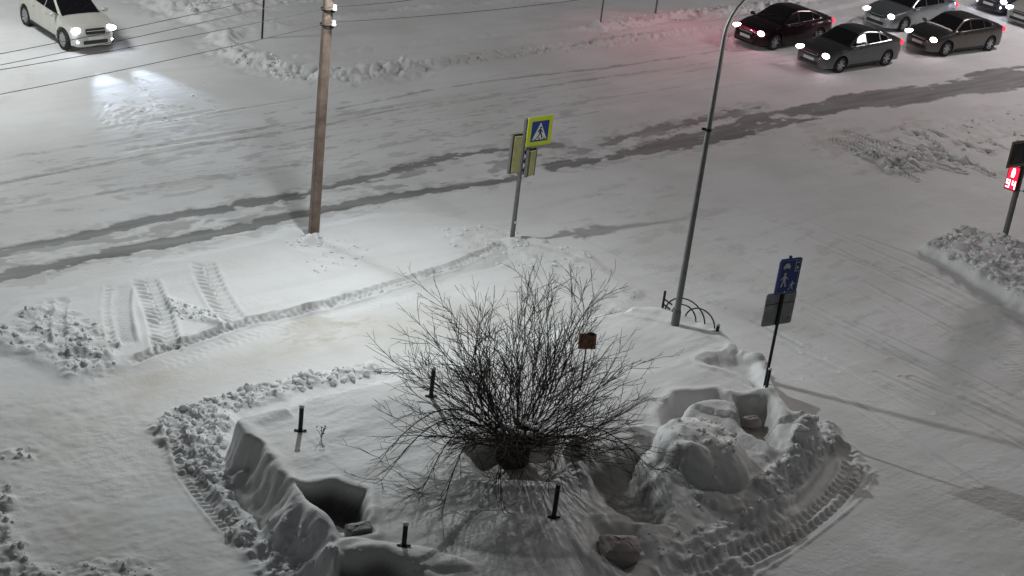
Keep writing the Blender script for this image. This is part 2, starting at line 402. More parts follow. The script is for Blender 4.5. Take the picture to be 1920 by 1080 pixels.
rubble([(1140, 540), (1200, 545), (1180, 585), (1090, 600), (1060, 560)], .04, .3, 86, dens=12, lo=.02, hi=.06)
rubble([(285, 800), (330, 770), (450, 735), (560, 712), (700, 680), (720, 700), (560, 735), (440, 775), (415, 850), (435, 935), (440, 960), (400, 920), (340, 870)], .13, .24, 87, dens=45, lo=.03, hi=.11, base=.06)
rubble([(390, 910), (440, 950), (470, 985), (550, 1045), (630, 1110), (520, 1100), (420, 1000)], .13, .3, 88, dens=24, lo=.03, hi=.10, base=.06)
rubble([(-30, 895), (20, 905), (30, 1000), (60, 1060), (260, 1050), (330, 1090), (-30, 1100)], .11, .3, 89, dens=16, lo=.03, hi=.09)
rubble([(-30, 850), (75, 835), (70, 855), (-30, 880)], .06, .25, 90, dens=14)
rubble([(1490, 800), (1560, 800), (1575, 835), (1520, 880), (1450, 960), (1400, 950), (1470, 880)], .14, .3, 91, dens=34, lo=.04, hi=.12, base=.10)
rubble([(1200, 1040), (1300, 1030), (1420, 960), (1470, 950), (1400, 1030), (1290, 1095), (1180, 1095)], .10, .3, 92, dens=16, lo=.03, hi=.09)
rubble([(1732, 470), (1800, 438), (1960, 480), (1960, 610), (1860, 545)], .18, .45, 93, dens=22, lo=.03, hi=.13, base=.26)
rubble([(1500, 265), (1700, 230), (1960, 195), (1960, 280), (1760, 300), (1560, 320)], .05, .5, 94, dens=3, lo=.03, hi=.09)
rubble([(1655, 305), (1705, 300), (1715, 325), (1660, 325)], .14, .3, 95, dens=18, lo=.03, hi=.10, base=.05)
RUB += [(P([(415, 80), (470, 95), (600, 135), (650, 140), (650, 152), (540, 150), (440, 122)]), 12, .03, .11),
        (P([(650, 138), (900, 105), (1120, 80), (1380, 50), (1390, 60), (1120, 93), (900, 118), (650, 150)]), 9, .02, .06),
        (P([(290, -10), (480, -10), (440, 25), (360, 38)]), 10, .04, .13),
        (P([(480, -6), (620, -20), (610, 8), (500, 16)]), 9, .04, .12),
        (P([(1100, 40), (1250, 25), (1450, 10), (1440, 25), (1250, 50), (1140, 62)]), 6, .04, .12),
        (P([(250, 150), (330, 155), (420, 195), (330, 230), (200, 215)]), 2.2, .02, .045),
        (P([(560, 440), (600, 440), (610, 470), (570, 470)], 0), 30, .03, .08)]
# curved ruts round the right flank
def rut(lst, wid, dep, seed, bank=.05, z=0):
    pts = smooth_line(P(lst, z)); w = win(pts, wid*1.5); x, y = X[w], Y[w]
    d, S, side, _ = dline(x, y, pts); u = d/(wid/2)
    Hh[w] += -dep*sm((1-u)/.3+.3)+bank*np.exp(-((u-1.25)/.25)**2)*(1+.8*fbm(x, y, .3, 3, seed))
rut([(1580, 845), (1565, 890), (1500, 960), (1400, 1020), (1250, 1100)], .55, .07, 101)
track([(1600, 860), (1590, 900), (1530, 965), (1430, 1030), (1290, 1105)], .5, .03, .22, .03, .4, 102, .04)
rut([(1625, 880), (1600, 930), (1500, 1010), (1380, 1090)], .25, .03, 103, .03)
track([(880-560, 800), (345, 860), (355, 905)], .4, .05, .14, .03, .2, 104, .03)
track([(350, 885), (385, 935), (440, 1000)], .4, .05, .14, .03, .2, 105, .03)
# spread scuffs where cars turn (upper left)
for k in range(26):
    ax = 240+rng.uniform(-40, 170); ay = 150+rng.uniform(-10, 80)
    rut([(ax, ay), (ax+rng.uniform(20, 60), ay+rng.uniform(6, 26))], .10, .012, 110+k, .022)
for k in range(20):
    ax = 190+rng.uniform(0, 110); ay = 190+rng.uniform(-5, 35)
    rut([(ax, ay), (ax-rng.uniform(10, 22), ay+rng.uniform(14, 30))], .09, .010, 140+k, .018)
for k in range(26):      # faint wheel lines along the carriageway
    x0 = rng.uniform(-100, 1500); off = rng.uniform(-1, 1); y0 = 330-.165*x0+off*75; L0 = rng.uniform(150, 700)
    rut([(x0, y0), (x0+L0*.5, y0-.168*L0*.5), (x0+L0, y0-.166*L0)], rng.uniform(.12, .3), rng.uniform(.006, .014), 300+k, .010)
for k in range(34):      # long driven lines over the side road on the right
    x0 = rng.uniform(1000, 1750); y0 = 330+.12*(x0-1000)+rng.uniform(0, 330); L0 = rng.uniform(150, 520); sl = rng.uniform(.40, .62)
    if y0 > 560 and x0 < 1480: x0 += 320
    rut([(x0, y0), (x0+L0*.5, y0+sl*L0*.47), (x0+L0, y0+sl*L0)], rng.uniform(.10, .32), rng.uniform(.006, .016), 330+k, .010)
for k in range(14):      # drifting plough marks on the right hand verge
    ax = 1560+rng.uniform(0, 300); ay = 250+rng.uniform(-20, 40)
    rut([(ax, ay), (ax+60, ay+22), (ax+rng.uniform(90, 160), ay+rng.uniform(35, 60))], .18, .06, 170+k, .08)

# --- the raised island of deep snow
ISL = [(446, 786, .30), (476, 824, .50), (509, 858, .6), (533, 893, .62), (550, 914, .62), (577, 950, .62), (589, 979, .6), (610, 1012, .5), (625, 1045, .4),
       (640, 1110, .6), (800, 1150, .6), (1100, 1130, .6), (1225, 1045, 1.2), (1310, 975, 1.4), (1365, 925, 1.3), (1405, 880, 1.1), (1450, 830, .9),
       (1495, 798, .6), (1520, 776, .5), (1480, 765, .4), (1456, 740, .4), (1430, 672, .35), (1385, 652, .4), (1345, 612, .5), (1240, 575, .5), (1190, 572, .8),
       (1100, 612, 1.8), (960, 662, 1.8), (800, 702, 1.4), (700, 716, 1.2), (560, 752, 1.0), (480, 776, .7)]
ZI = .92
ipts = P(ISL, ZI); iw = np.array([a[2] for a in ISL])
w = win(ipts, 2.5); x, y = X[w], Y[w]
sd, seg = sdist(x, y, ipts)
iwn = np.roll(iw, -1); wid = (iw[seg]+iwn[seg])/2
# blend the widths along the outline
d0, S0, _, _ = dline(x, y, ipts, True)
acc = np.concatenate([[0], np.cumsum(np.hypot(*(np.roll(ipts, -1, 0)-ipts).T))])
wid = np.interp(S0, acc, np.append(iw, iw[0]))
scal = .34*fbm(x, y, .9, 3, 201)+.10*fbm(x, y, .3, 2, 202)+.05*fbm(x, y, .12, 2, 207)
t = np.clip((sd+scal+wid)/wid, 0, 1)
prof = sm(t)
hf = np.array([1, 1, 1, 1, 1, 1, 1, .95, .8, .7, .6, .5, .45, .42, .42, .42, .45, .75]+[1]*14)
hfS = np.interp(S0, acc, np.append(hf[:len(ISL)], 1)); hfac = 1-(1-hfS)*np.exp(-np.clip(sd, 0, None)/1.3)
flute = .10*fbm(S0*1.0, sd*.25, .35, 3, 203)*np.sin(np.pi*t)
lip = .10*np.exp(-((sd-.12)/.16)**2)*(wid < .9)
Zt = ZI*.92*hfac+.10*fbm(x, y, 2.4, 3, 204)
drift = .035*fbm(x*.5+y*.5, (y-x)*1.3, .8, 3, 205)
soft = sm((sd+.2)/.5)
crust = .05*fbm(x, y, .28, 3, 208)*np.sin(np.pi*t)**.5*sm(fbm(x, y, 1.5, 2, 209)*3+.4)
Hi = prof*(Zt+drift)+crust+flute*.7+.022*fbm(x, y, .13, 3, 211)*np.sin(np.pi*t)**.5+lip*(.6+.8*fbm(x, y, .6, 2, 206))
Hh[w] = Hh[w]*(1-soft)+Hi
ASP[w] *= (1-soft); DIRT[w] *= (1-soft)
ISLW = w
def pit(lst, dep, edge=.12, dirt=0.0, asp=0.0, seed=1, z=ZI, wob=.06):
    pts = P(lst, z); w = win(pts, .8); x, y = X[w], Y[w]; sd, _ = sdist(x, y, pts)
    sd = sd+wob*fbm(x, y, .4, 3, seed)
    a = sm((sd+edge*.5)/edge); Hh[w] -= dep*a*(1+.15*fbm(x, y, .5, 2, seed+1))
    rim = np.exp(-((sd+edge*.9)/.10)**2); Hh[w] += .035*rim
    if dirt: DIRT[w] = np.maximum(DIRT[w], dirt*a)
    if asp: PIT_DARK[w] = np.maximum(PIT_DARK[w], asp*sm((sd+.06)/.10))  # asp: strength of the darker tone inside the pit
def bump(px, py, rx, ry, hgt, z=ZI, rot=0, seed=1, pw=.5, ns=.0):
    c = G(px, py, z)[:2]; w = win(np.array([c]), max(rx, ry)*1.6); x, y = X[w]-c[0], Y[w]-c[1]
    ca, sa = math.cos(rot), math.sin(rot); u = (x*ca+y*sa)/rx; v = (-x*sa+y*ca)/ry
    r2 = u*u+v*v+.25*fbm(X[w], Y[w], .7, 3, seed)
    g = np.clip(1-r2, 0, None)**pw
    Hh[w] += hgt*g+ns*fbm(X[w], Y[w], .25, 3, seed+1)*g
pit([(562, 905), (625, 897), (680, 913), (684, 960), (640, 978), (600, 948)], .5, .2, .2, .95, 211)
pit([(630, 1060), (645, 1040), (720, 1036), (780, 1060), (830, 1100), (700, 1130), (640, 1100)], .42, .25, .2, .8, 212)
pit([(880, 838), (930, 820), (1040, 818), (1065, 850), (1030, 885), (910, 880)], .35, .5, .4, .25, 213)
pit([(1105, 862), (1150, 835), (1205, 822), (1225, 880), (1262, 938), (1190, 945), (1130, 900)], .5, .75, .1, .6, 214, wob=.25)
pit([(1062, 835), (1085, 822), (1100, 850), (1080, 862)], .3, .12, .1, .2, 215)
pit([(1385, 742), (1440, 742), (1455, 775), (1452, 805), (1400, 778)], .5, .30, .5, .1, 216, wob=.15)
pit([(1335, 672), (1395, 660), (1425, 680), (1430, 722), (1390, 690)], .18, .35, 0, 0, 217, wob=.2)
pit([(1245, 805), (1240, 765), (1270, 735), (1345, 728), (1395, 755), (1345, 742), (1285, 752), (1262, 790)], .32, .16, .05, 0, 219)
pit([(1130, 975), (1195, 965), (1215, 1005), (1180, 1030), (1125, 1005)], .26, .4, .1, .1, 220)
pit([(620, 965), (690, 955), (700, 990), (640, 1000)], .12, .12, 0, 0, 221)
bump(1318, 838, 1.0, 1.05, .58, seed=231, ns=.07)
bump(1290, 870, .5, .4, .12, seed=241, ns=.05)
bump(1350, 900, .6, .3, .10, seed=242, ns=.05)
bump(1430, 870, .9, 1.1, .10, seed=232)
bump(950, 985, 1.5, .7, .09, seed=233, pw=.8)
bump(1232, 868, .45, 1.0, .09, rot=-.15, seed=234, pw=1.2)
bump(1095, 880, .22, .8, .14, rot=.3, seed=235, pw=1.2)
bump(1412, 662, .35, .22, .12, seed=236)
bump(760, 1030, 1.2, .3, .12, seed=237)
rubble([(1340, 935), (1400, 925), (1450, 890), (1460, 920), (1400, 965), (1290, 1010), (1250, 1000)], .05, .3, 239, z=ZI, dens=14, lo=.03, hi=.09)
rubble([(620, 1030), (700, 1022), (800, 1050), (800, 1062), (700, 1038), (640, 1050)], .05, .2, 240, z=ZI, dens=14, lo=.02, hi=.05)
RUB += [(P([(1262, 760), (1340, 735), (1385, 770), (1395, 850), (1360, 895), (1290, 890), (1250, 830)], ZI+.3), 9, .04, .09),
        (P([(430, 950), (500, 1000), (590, 1060), (620, 1110), (540, 1070), (450, 1000)]), 18, .03, .09)]
Hh[core] += .004*fbm(X[core], Y[core], .12, 2, 260)
# snow cone round the utility pole foot
bump(587, 458, .30, .30, .28, z=0, seed=250, pw=1.0)
bump(960, 458, .30, .25, .10, z=0, seed=251, pw=1.0, ns=.05)

def hz(x, y):
    i = int(np.clip(np.searchsorted(xs, x)-1, 0, len(xs)-2)); j = int(np.clip(np.searchsorted(ys, y)-1, 0, len(ys)-2))
    fx = (x-xs[i])/(xs[i+1]-xs[i]); fy = (y-ys[j])/(ys[j+1]-ys[j])
    return float((Hh[j, i]*(1-fx)+Hh[j, i+1]*fx)*(1-fy)+(Hh[j+1, i]*(1-fx)+Hh[j+1, i+1]*fx)*fy)

def ground_mesh():
    ny, nx = X.shape
    me = bpy.data.meshes.new('ground'); nv = nx*ny; nf = (nx-1)*(ny-1)
    me.vertices.add(nv); cods = np.stack([X, Y, Hh], -1).reshape(-1).astype(np.float32); me.vertices.foreach_set('co', cods)
    idx = np.arange(nv).reshape(ny, nx)
    q = np.stack([idx[:-1, :-1], idx[:-1, 1:], idx[1:, 1:], idx[1:, :-1]], -1).reshape(-1).astype(np.int32)
    me.loops.add(nf*4); me.loops.foreach_set('vertex_index', q)
    me.polygons.add(nf); me.polygons.foreach_set('loop_start', np.arange(0, nf*4, 4, dtype=np.int32))
    me.polygons.foreach_set('use_smooth', np.ones(nf, bool))
    me.update(calc_edges=True)
    for nm, arr in (('asphalt', ASP), ('dirt', DIRT), ('pit_dark', PIT_DARK)):
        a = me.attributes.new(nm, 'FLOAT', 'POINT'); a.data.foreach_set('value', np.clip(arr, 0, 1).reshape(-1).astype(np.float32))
    return me
def ground_mat():
    m = bpy.data.materials.new('packed_snow'); m.use_nodes = True; t = m.node_tree; b = t.nodes['Principled BSDF']; L = t.links.new
    tc = t.nodes.new('ShaderNodeTexCoord')
    def noise(s, d=6, vec=None):
        n = t.nodes.new('ShaderNodeTexNoise'); n.inputs['Scale'].default_value = s; n.inputs['Detail'].default_value = d
        L(vec if vec else tc.outputs['Object'], n.inputs['Vector']); return n.outputs[0]
    def attr(n): a = t.nodes.new('ShaderNodeAttribute'); a.attribute_name = n; return a.outputs['Fac']
    def rr(i, a, bb, c=0., d=1.):
        r = t.nodes.new('ShaderNodeMapRange'); r.inputs[1].default_value = a; r.inputs[2].default_value = bb; r.inputs[3].default_value = c; r.inputs[4].default_value = d; L(i, r.inputs[0]); return r.outputs[0]
    def mix(f, a, bb):
        x = t.nodes.new('ShaderNodeMix'); x.data_type = 'RGBA'
        if isinstance(f, float): x.inputs[0].default_value = f
        else: L(f, x.inputs[0])
        for k, vv in ((6, a), (7, bb)):
            if isinstance(vv, tuple): x.inputs[k].default_value = (*vv, 1)
            else: L(vv, x.inputs[k])
        return x.outputs[2]
    mp = t.nodes.new('ShaderNodeMapping'); mp.inputs['Rotation'].default_value = (0, 0, -RA); L(tc.outputs['Object'], mp.inputs['Vector'])
    mp2 = t.nodes.new('ShaderNodeMapping'); mp2.inputs['Scale'].default_value = (.12, 1, 1); L(mp.outputs[0], mp2.inputs['Vector'])
    snow = mix(rr(noise(.35, 5), .35, .65), (.70, .705, .70), (.80, .805, .81))
    snow = mix(rr(noise(2.2, 6, mp2.outputs[0]), .50, .72, 0, .22), snow, (.55, .54, .53))
    asp = mix(rr(noise(3, 6, mp2.outputs[0]), .3, .7), (.15, .15, .147), (.30, .30, .295))
    c = mix(attr('asphalt'), snow, asp)
    dirt = mix(rr(noise(1.6), .35, .65), (.42, .37, .29), (.60, .57, .51))
    c = mix(attr('dirt'), c, dirt)
    c = mix(attr('pit_dark'), c, mix(rr(noise(4), .35, .65), (.035, .033, .032), (.09, .085, .08)))  # darker tone inside the pits
    L(c, b.inputs['Base Color']); L(rr(attr('asphalt'), 0, 1, .62, .60), b.inputs['Roughness'])
    b.inputs['Specular IOR Level'].default_value = .3
    bp = t.nodes.new('ShaderNodeBump'); bp.inputs['Strength'].default_value = .55; bp.inputs['Distance'].default_value = .03
    ad = t.nodes.new('ShaderNodeMath'); ad.operation = 'ADD'; L(noise(9, 8), ad.inputs[0]); L(noise(5, 5, mp2.outputs[0]), ad.inputs[1])
    bm_ = t.nodes.new('ShaderNodeMath'); bm_.operation = 'MULTIPLY'; L(rr(noise(.5, 4), .38, .62, .12, .75), bm_.inputs[0]); bm_.inputs[1].default_value = .8
    L(bm_.outputs[0], bp.inputs['Strength']); L(ad.outputs[0], bp.inputs['Height']); L(bp.outputs[0], b.inputs['Normal'])
    return m
gme = ground_mesh(); GM = ground_mat(); gme.materials.append(GM)
go = bpy.data.objects.new('ground', gme); C.objects.link(go); tag(go, kind='structure')

# loose clods of ploughed snow
def clods():
    import bmesh
    bm = bmesh.new(); bmesh.ops.create_icosphere(bm, subdivisions=1, radius=1)
    bv = np.array([v.co[:] for v in bm.verts]); bf = [tuple(v.index for v in f.verts) for f in bm.faces]; bm.free()
    mb = MB(); k = 0
    for pts, dens, lo, hi in RUB:
        a, b = pts.min(0), pts.max(0)
        area = abs(np.sum(pts[:, 0]*np.roll(pts[:, 1], -1)-pts[:, 1]*np.roll(pts[:, 0], -1)))/2
        box = (b[0]-a[0])*(b[1]-a[1]); n = int(dens*2.1*box)
        q = a+(b-a)*rng.random((n, 2)); q = q[inside(q[:, 0], q[:, 1], pts)]
        for p in q:
            s = lo*.40+(hi*.85-lo*.40)*rng.random()**3
            v = bv*(1+rng.uniform(-.3, .3, (len(bv), 1)))*s*np.array([rng.uniform(.8, 1.5), rng.uniform(.8, 1.3), rng.uniform(.6, 1.0)])
            an = rng.uniform(0, 6.28); ca, sa = math.cos(an), math.sin(an)
            v = np.stack([v[:, 0]*ca-v[:, 1]*sa, v[:, 0]*sa+v[:, 1]*ca, v[:, 2]], -1)
            mb.add(v+[p[0], p[1], hz(p[0], p[1])+s*.25], bf); k += 1
    print('clods', k)
    mb.smooth = False
    o = mb.build('snow_clods', MT['snow']); tag(o, 'loose white lumps of ploughed snow scattered along ridges and tracks', 'snow clods', kind='stuff')
clods()

# ------------------------------------------------------------------ utility pole with street lamp and wires
ub = G(587, 455); ub[2] = hz(ub[0], ub[1])-.2
up = thing('utility_pole', 'tall brown concrete utility pole with white insulators, standing in the snow verge', 'utility pole', ub)
zt = 7.4
mb = MB()
s0, s1 = .12, .105
for k, (a, b_) in enumerate(((s0, s0*.95), )):
    pts = []
rot = R(28)
def sq(z, s, c=.25):
    out = []
    for sx, sy in ((1, 1-c), (1-c, 1), (-1+c, 1), (-1, 1-c), (-1, -1+c), (-1+c, -1), (1-c, -1), (1, -1+c)):
        xx, yy = sx*s, sy*s; out.append((xx*math.cos(rot)-yy*math.sin(rot), xx*math.sin(rot)+yy*math.cos(rot), z))
    return out
rings = [sq(z, s0+(s1-s0)*z/zt) for z in np.linspace(0, zt, 12)]
vs = [p for r_ in rings for p in r_]; fs = [(i*8+j, i*8+(j+1) % 8, (i+1)*8+(j+1) % 8, (i+1)*8+j) for i in range(11) for j in range(8)]+[tuple(88+j for j in range(8))]
mb.add(vs, fs); mb.build('shaft', MT['concrete'], up, smooth=False)
road = np.array([math.cos(RA), math.sin(RA), 0]); side = np.array([math.sin(RA), -math.cos(RA), 0])
def ins(z, sgn=1):
    b = MB(); e = side*.30*sgn
    b.tube([(0, 0, z)-side*.16*sgn, e*.8+np.array([0, 0, z-.02]), e+np.array([0, 0, z+.02]), e+np.array([0, 0, z+.08])], .018, 6)
    b.lathe((0, 0, z), (0, 0, 1), [(.17, -.02), (.175, -.02), (.175, .02), (.17, .02)], 12)
    a = b.build('bracket', MT['black_metal'], up)
    c = MB(); c.lathe(e+np.array([0, 0, z+.06]), (0, 0, 1), [(0, 0), (.055, 0), (.06, .03), (.045, .06), (.055, .09), (.04, .13), (0, .14)], 12)
    c.build('insulator', MT['porcelain'], a)
    return ub+e+np.array([0, 0, z+.15])
def z_at(py): return height_at(ub, py)
tops = []
for py in (46, 17, -12, -30): tops.append(ins(z_at(py)))
# street lamp head on the pole, above the picture
lampfoot = G(614, 508); LH = 7.9
lh = MB(); e = lampfoot[:2]-ub[:2]
lh.tube([(0, 0, 7.0), (e[0]*.5, e[1]*.5, 7.7), (e[0]*.85, e[1]*.85, LH+.25-ub[2])], .03, 8)
arm = lh.build('lamp_arm', MT['galv'], up)
lb = MB(); lb.ell((e[0], e[1], LH+.22-ub[2]), (.30, .14, .09)); lbo = lb.build('lamp_head', MT['galv'], arm)
lamp_light('street_lamp_light', (lampfoot[0], lampfoot[1], LH), P_MAIN, COL_LAMP, .10, batwing=.1, cap=5, back=tuple(-np.append(e, 0)/np.linalg.norm(e)))
# overhead wires
def wire(a, b_, sag, label, r=.008, n=24, white=False):
    pts = []
    for i in range(n+1):
        t = i/n; p = a*(1-t)+b_*t; p = p-np.array([0, 0, sag*4*t*(1-t)]); pts.append(p)
    o = MB().tube(pts, r, 5).build('overhead_wire', MT['wire'] if not white else MT['porcelain'])
    tag(o, label, 'wire', 'overhead wires')
def at_plane(px, py, bear):
    """sight line met with the upright plane through the pole at a bearing"""
    d = FW + RT*(px-960)/FPX - UP*(py-540)/FPX; n = np.array([-math.sin(bear), math.cos(bear), 0])
    t = (ub@n)/(d@n); return np.array([0, 0, CAM_H])+d*t
names = ['lowest overhead wire, running left from the lower insulator of the utility pole', 'second overhead wire from the bottom, left of the utility pole',
         'third overhead wire from the bottom, left of the utility pole', 'topmost overhead wire crossing in front of the white car']
for k, py in enumerate((168, 122, 113, 92)):
    q = at_plane(0, py, RA); dd = q-tops[k]; wire(tops[k], tops[k]+dd*1.5, .12, names[k])
for k, (px, py) in enumerate(((900, 14), (760, -6))):
    q = at_plane(px, py, RA); dd = q-tops[k]; wire(tops[k], tops[k]+dd*2.2, .1, ['lowest wire running right from the utility pole toward the far field', 'upper wire running right from the utility pole'][k], r=.008)

# ------------------------------------------------------------------ tall curved street lamp
lb_ = G(1266, 605, ZI); lb_[2] = hz(lb_[0], lb_[1])-.1
tl = thing('street_lamp', 'tall slim grey street lamp post whose top curves over to the right', 'street lamp', lb_)
zb_ = height_at(lb_, 70)
pts = [(0, 0, z) for z in np.linspace(0, zb_, 8)]
rr_ = [.078-.03*i/8 for i in range(8)]
ad_ = np.array([math.cos(R(-8)), math.sin(R(-8))])
for i in range(1, 9):
    a = R(75)*i/8; pts.append((ad_[0]*1.5*(1-math.cos(a)), ad_[1]*1.5*(1-math.cos(a)), zb_+1.5*math.sin(a))); rr_.append(.046)
l_ = pts[-1]; pts.append((l_[0]+ad_[0]*1.0, l_[1]+ad_[1]*1.0, l_[2]+.25)); rr_.append(.045)
MB().tube(pts, rr_, 12).build('post', MT['galv'], tl)
zz = height_at(lb_, 243)
MB().lathe((0, 0, zz), (0, 0, 1), [(.06, -.03), (.072, -.03), (.072, .03), (.06, .03)], 14).box((-.11, 0, zz), (.08, .05, .05)).build('clamp_band', MT['black_metal'], tl)
MB().lathe((0, 0, 0), (0, 0, 1), [(.10, 0), (.10, .45), (.085, .5)], 14).build('base_sleeve', MT['galv'], tl)
hd = np.array(pts[-1])+[ad_[0]*.3, ad_[1]*.3, 0]
MB().ell(hd, (.36, .16, .09)).build('lamp_head', MT['galv'], tl)
lamp_light('tall_lamp_light', lb_+hd+[.2, 0, -.2], P_TALL, (1.0, .93, .86), .12, batwing=1.6, cap=6)

# lamps of the main road, beyond the picture; the last two are added fill
def road_lamp(foot, head, h, power, col, label, bat=.9):
    f = np.array([foot[0], foot[1], 0]); t_ = thing('street_lamp', label, 'street lamp', f)
    d = np.array([head[0]-foot[0], head[1]-foot[1], 0])
    MB().tube([(0, 0, 0), (0, 0, h*.6), (0, 0, h-.8), tuple(d*.25+[0, 0, h-.1]), tuple(d+[0, 0, h+.25])], [.09, .075, .06, .05, .045], 10).build('post', MT['galv'], t_)
    MB().ell(d+[0, 0, h+.2], (.36, .16, .09)).build('lamp_head', MT['galv'], t_)
    lamp_light('road_lamp_light', (head[0], head[1], h), power, col, 1.3, batwing=bat, cap=5)
road_lamp((-22.5, 46.0), (-20.2, 47.5), 9, P_LEFT, (.97, 1.0, .99), 'grey street lamp left of the junction beyond the white car', .45)
road_lamp((27.0, 71.0), (22.0, 67.0), 9.5, P_RIGHT, (1.0, .90, .91), 'grey street lamp beyond the queue of cars')
road_lamp((-7.0, 94.0), (-5.0, 90.0), 10, 450, (1.0, .98, .95), 'added grey lamp, fill light far off beyond the snow field')  # added lamp out of view, takes over part of the left lamp's light
road_lamp((36.0, 60.0), (33.0, 60.0), 9.5, 900, (1.0, .95, .92), 'added grey lamp, fill light off to the right of the side road')  # added lamp out of view, fill light from the right

# thin posts in the far field
for px, py, lab, r_ in ((491, 78, 'thin dark post standing in the far snow field left of the utility pole top', .035), (1125, 48, 'thin pale post left of the snow piles by the road', .035), (1228, 30, 'thin dark signal post in the snow behind the roadside ridge', .04)):
    b = G(px, py); b[2] = hz(b[0], b[1])-.05
    t_ = thing('post', lab, 'post', b)
    MB().tube([(0, 0, 0), (0, 0, 5.6 if px == 1228 else 3.4)], r_, 8).build('shaft', MT['galv'] if px != 491 else MT['black_metal'], t_)
    if px == 1228:
        t_.name = 'traffic_light'; t_['category'] = 'traffic light'
        MB().box((0, -.05, 5.9), (.34, .25, 1.0)).build('housing', MT['plastic'], t_)
        dr = G(1350, 100)-b-np.array([0, 0, 6.2]); dr /= np.linalg.norm(dr)
        MB().ell((dr[0]*.16, dr[1]*.16, 6.2), (.13, .13, .13)).build('red_lens', MT['red_lens'], t_)
        spot_light('signal_glow', tuple(b+np.array([dr[0]*.34, dr[1]*.34, 6.2])), dr, P_RED, (1.0, .24, .34), 120, 1.0, .12)

# ------------------------------------------------------------------ signs
def zebra_sign(t_, z0, size, bear, off, par=None):
    """pedestrian crossing sign; plane bearing, off = offset along the plane"""
    u = np.array([math.cos(bear), math.sin(bear), 0]); n = np.array([math.sin(bear), -math.cos(bear), 0]); zv = np.array([0, 0, 1.0])
    o = u*off+zv*z0+n*.07
    def rect(a, b, c, d, mtl, dep, th, name, pa):
        return MB().prism([(a, b), (c, b), (c, d), (a, d)], o+n*dep, u, zv, n*th).build(name, mtl, pa, smooth=False)
    s = size
    back = rect(0, 0, s, s*1.0, MT['yellow'], 0, .02, 'sign_board', t_)
    rect(.02, .02, s-.02, s-.02, MT['sign_back'], -.006, .004, 'sign_back_plate', back)
    m = .15*s
    rect(m, m, s-m, s-m, MT['blue'], .021, .004, 'blue_field', back)
    tri = [(m+.05*s, m+.06*s), (s-m-.05*s, m+.06*s), (s/2, s-m-.05*s)]
    MB().prism(tri, o+n*.026, u, zv, n*.003).build('white_triangle', MT['white'], back, smooth=False)
    pic = MB(); oo = o+n*.030
    def poly(q): pic.prism([(a*s, b*s) for a, b in q], oo, u, zv, n*.003)
    cx, cy = .52, .62
    poly([(cx+.038*math.cos(k*math.pi/4), cy+.038*math.sin(k*math.pi/4)) for k in range(8)])
    poly([(.47, .58), (.545, .57), (.555, .42), (.475, .42)])
    poly([(.475, .44), (.525, .44), (.47, .33), (.40, .25), (.37, .28), (.44, .35)])
    poly([(.51, .44), (.56, .43), (.60, .34), (.62, .26), (.575, .25), (.555, .33)])
    poly([(.47, .57), (.49, .53), (.42, .46), (.40, .49)])
    poly([(.545, .56), (.56, .52), (.62, .47), (.605, .445), (.53, .51)])
    for a in (.27, .44, .64): poly([(a, .225), (a+.10, .225), (a+.085, .255), (a+.02, .255)])
    pic.build('walking_figure', MT['signblack'], back, smooth=False)
    return back
def signal_head(t_, c, bear, w_, h_, name='signal_head', faceback=True):
    """hollow-backed traffic signal: black frame with a cream back shell"""
    u = np.array([math.cos(bear), math.sin(bear), 0]); n = np.array([math.sin(bear), -math.cos(bear), 0]); zv = np.array([0, 0, 1.0]); o = np.array(c, float)
    def rect(a, b, c_, d, mtl, dep, th, nm, pa): return MB().prism([(a, b), (c_, b), (c_, d), (a, d)], o+n*dep, u, zv, n*th).build(nm, mtl, pa, smooth=False)
    hs = rect(-w_/2, -h_/2, w_/2, h_/2, MT['black_metal'], 0, .05, name, t_)
    rect(-w_/2+.05, -h_/2+.04, w_/2-.05, h_/2-.04, MT['cream'], .051, .06, 'back_shell', hs)
    for a in (-1, 1): rect(a*w_/2-.012, -h_/2, a*w_/2+.012, h_/2, MT['galv'], -.01, .10, 'rim', hs)
    for k in range(3):
        zc = -h_/2+h_*(k+.5)/3
        MB().lathe(o+zv*zc-n*.0, -n, [(0, .0), (.085, .0), (.085, .01), (.10, .12), (.095, .12), (.08, .02)], 14).build('visor', MT['plastic'], hs)
    return hs
cb = G(959, 456); cb[2] = hz(cb[0], cb[1])-.1
ct = thing('crossing_signal', 'grey post with yellow-framed pedestrian crossing sign and two signal heads seen from behind', 'traffic signal', cb)
htop = height_at(cb, 224)
lean = np.array([0.0, 0, 0])
MB().tube([(0, 0, 0), (0, 0, htop)], [.065, .05], 12).build('post', MT['galv'], ct)
MB().lathe((0, 0, htop), (0, 0, 1), [(.052, -.02), (.055, 0), (.03, .03), (0, .035)], 12).build('cap', MT['galv'], ct)
hb = height_at(cb, 274)
zebra_sign(ct, hb, .80, R(39), .02)
hm = height_at(cb, 290)
signal_head(ct, (-.19, -.02, hm+.02), R(35), .34, 1.08)
signal_head(ct, (.21, .06, hm-.20), R(50), .30, .76)
MB().tube([(-.25, 0, hm+.52), (0, 0, hm+.5), (.22, .06, hm+.15)], .018, 6).build('bracket', MT['galv'], ct)
MB().tube([(-.22, 0, hm-.5), (0, 0, hm-.52), (.2, .06, hm-.55)], .018, 6).build('bracket', MT['galv'], ct)
MB().box((.03, -.06, height_at(cb, 415)), (.03, .05, .05)).build('clamp', MT['porcelain'], ct)

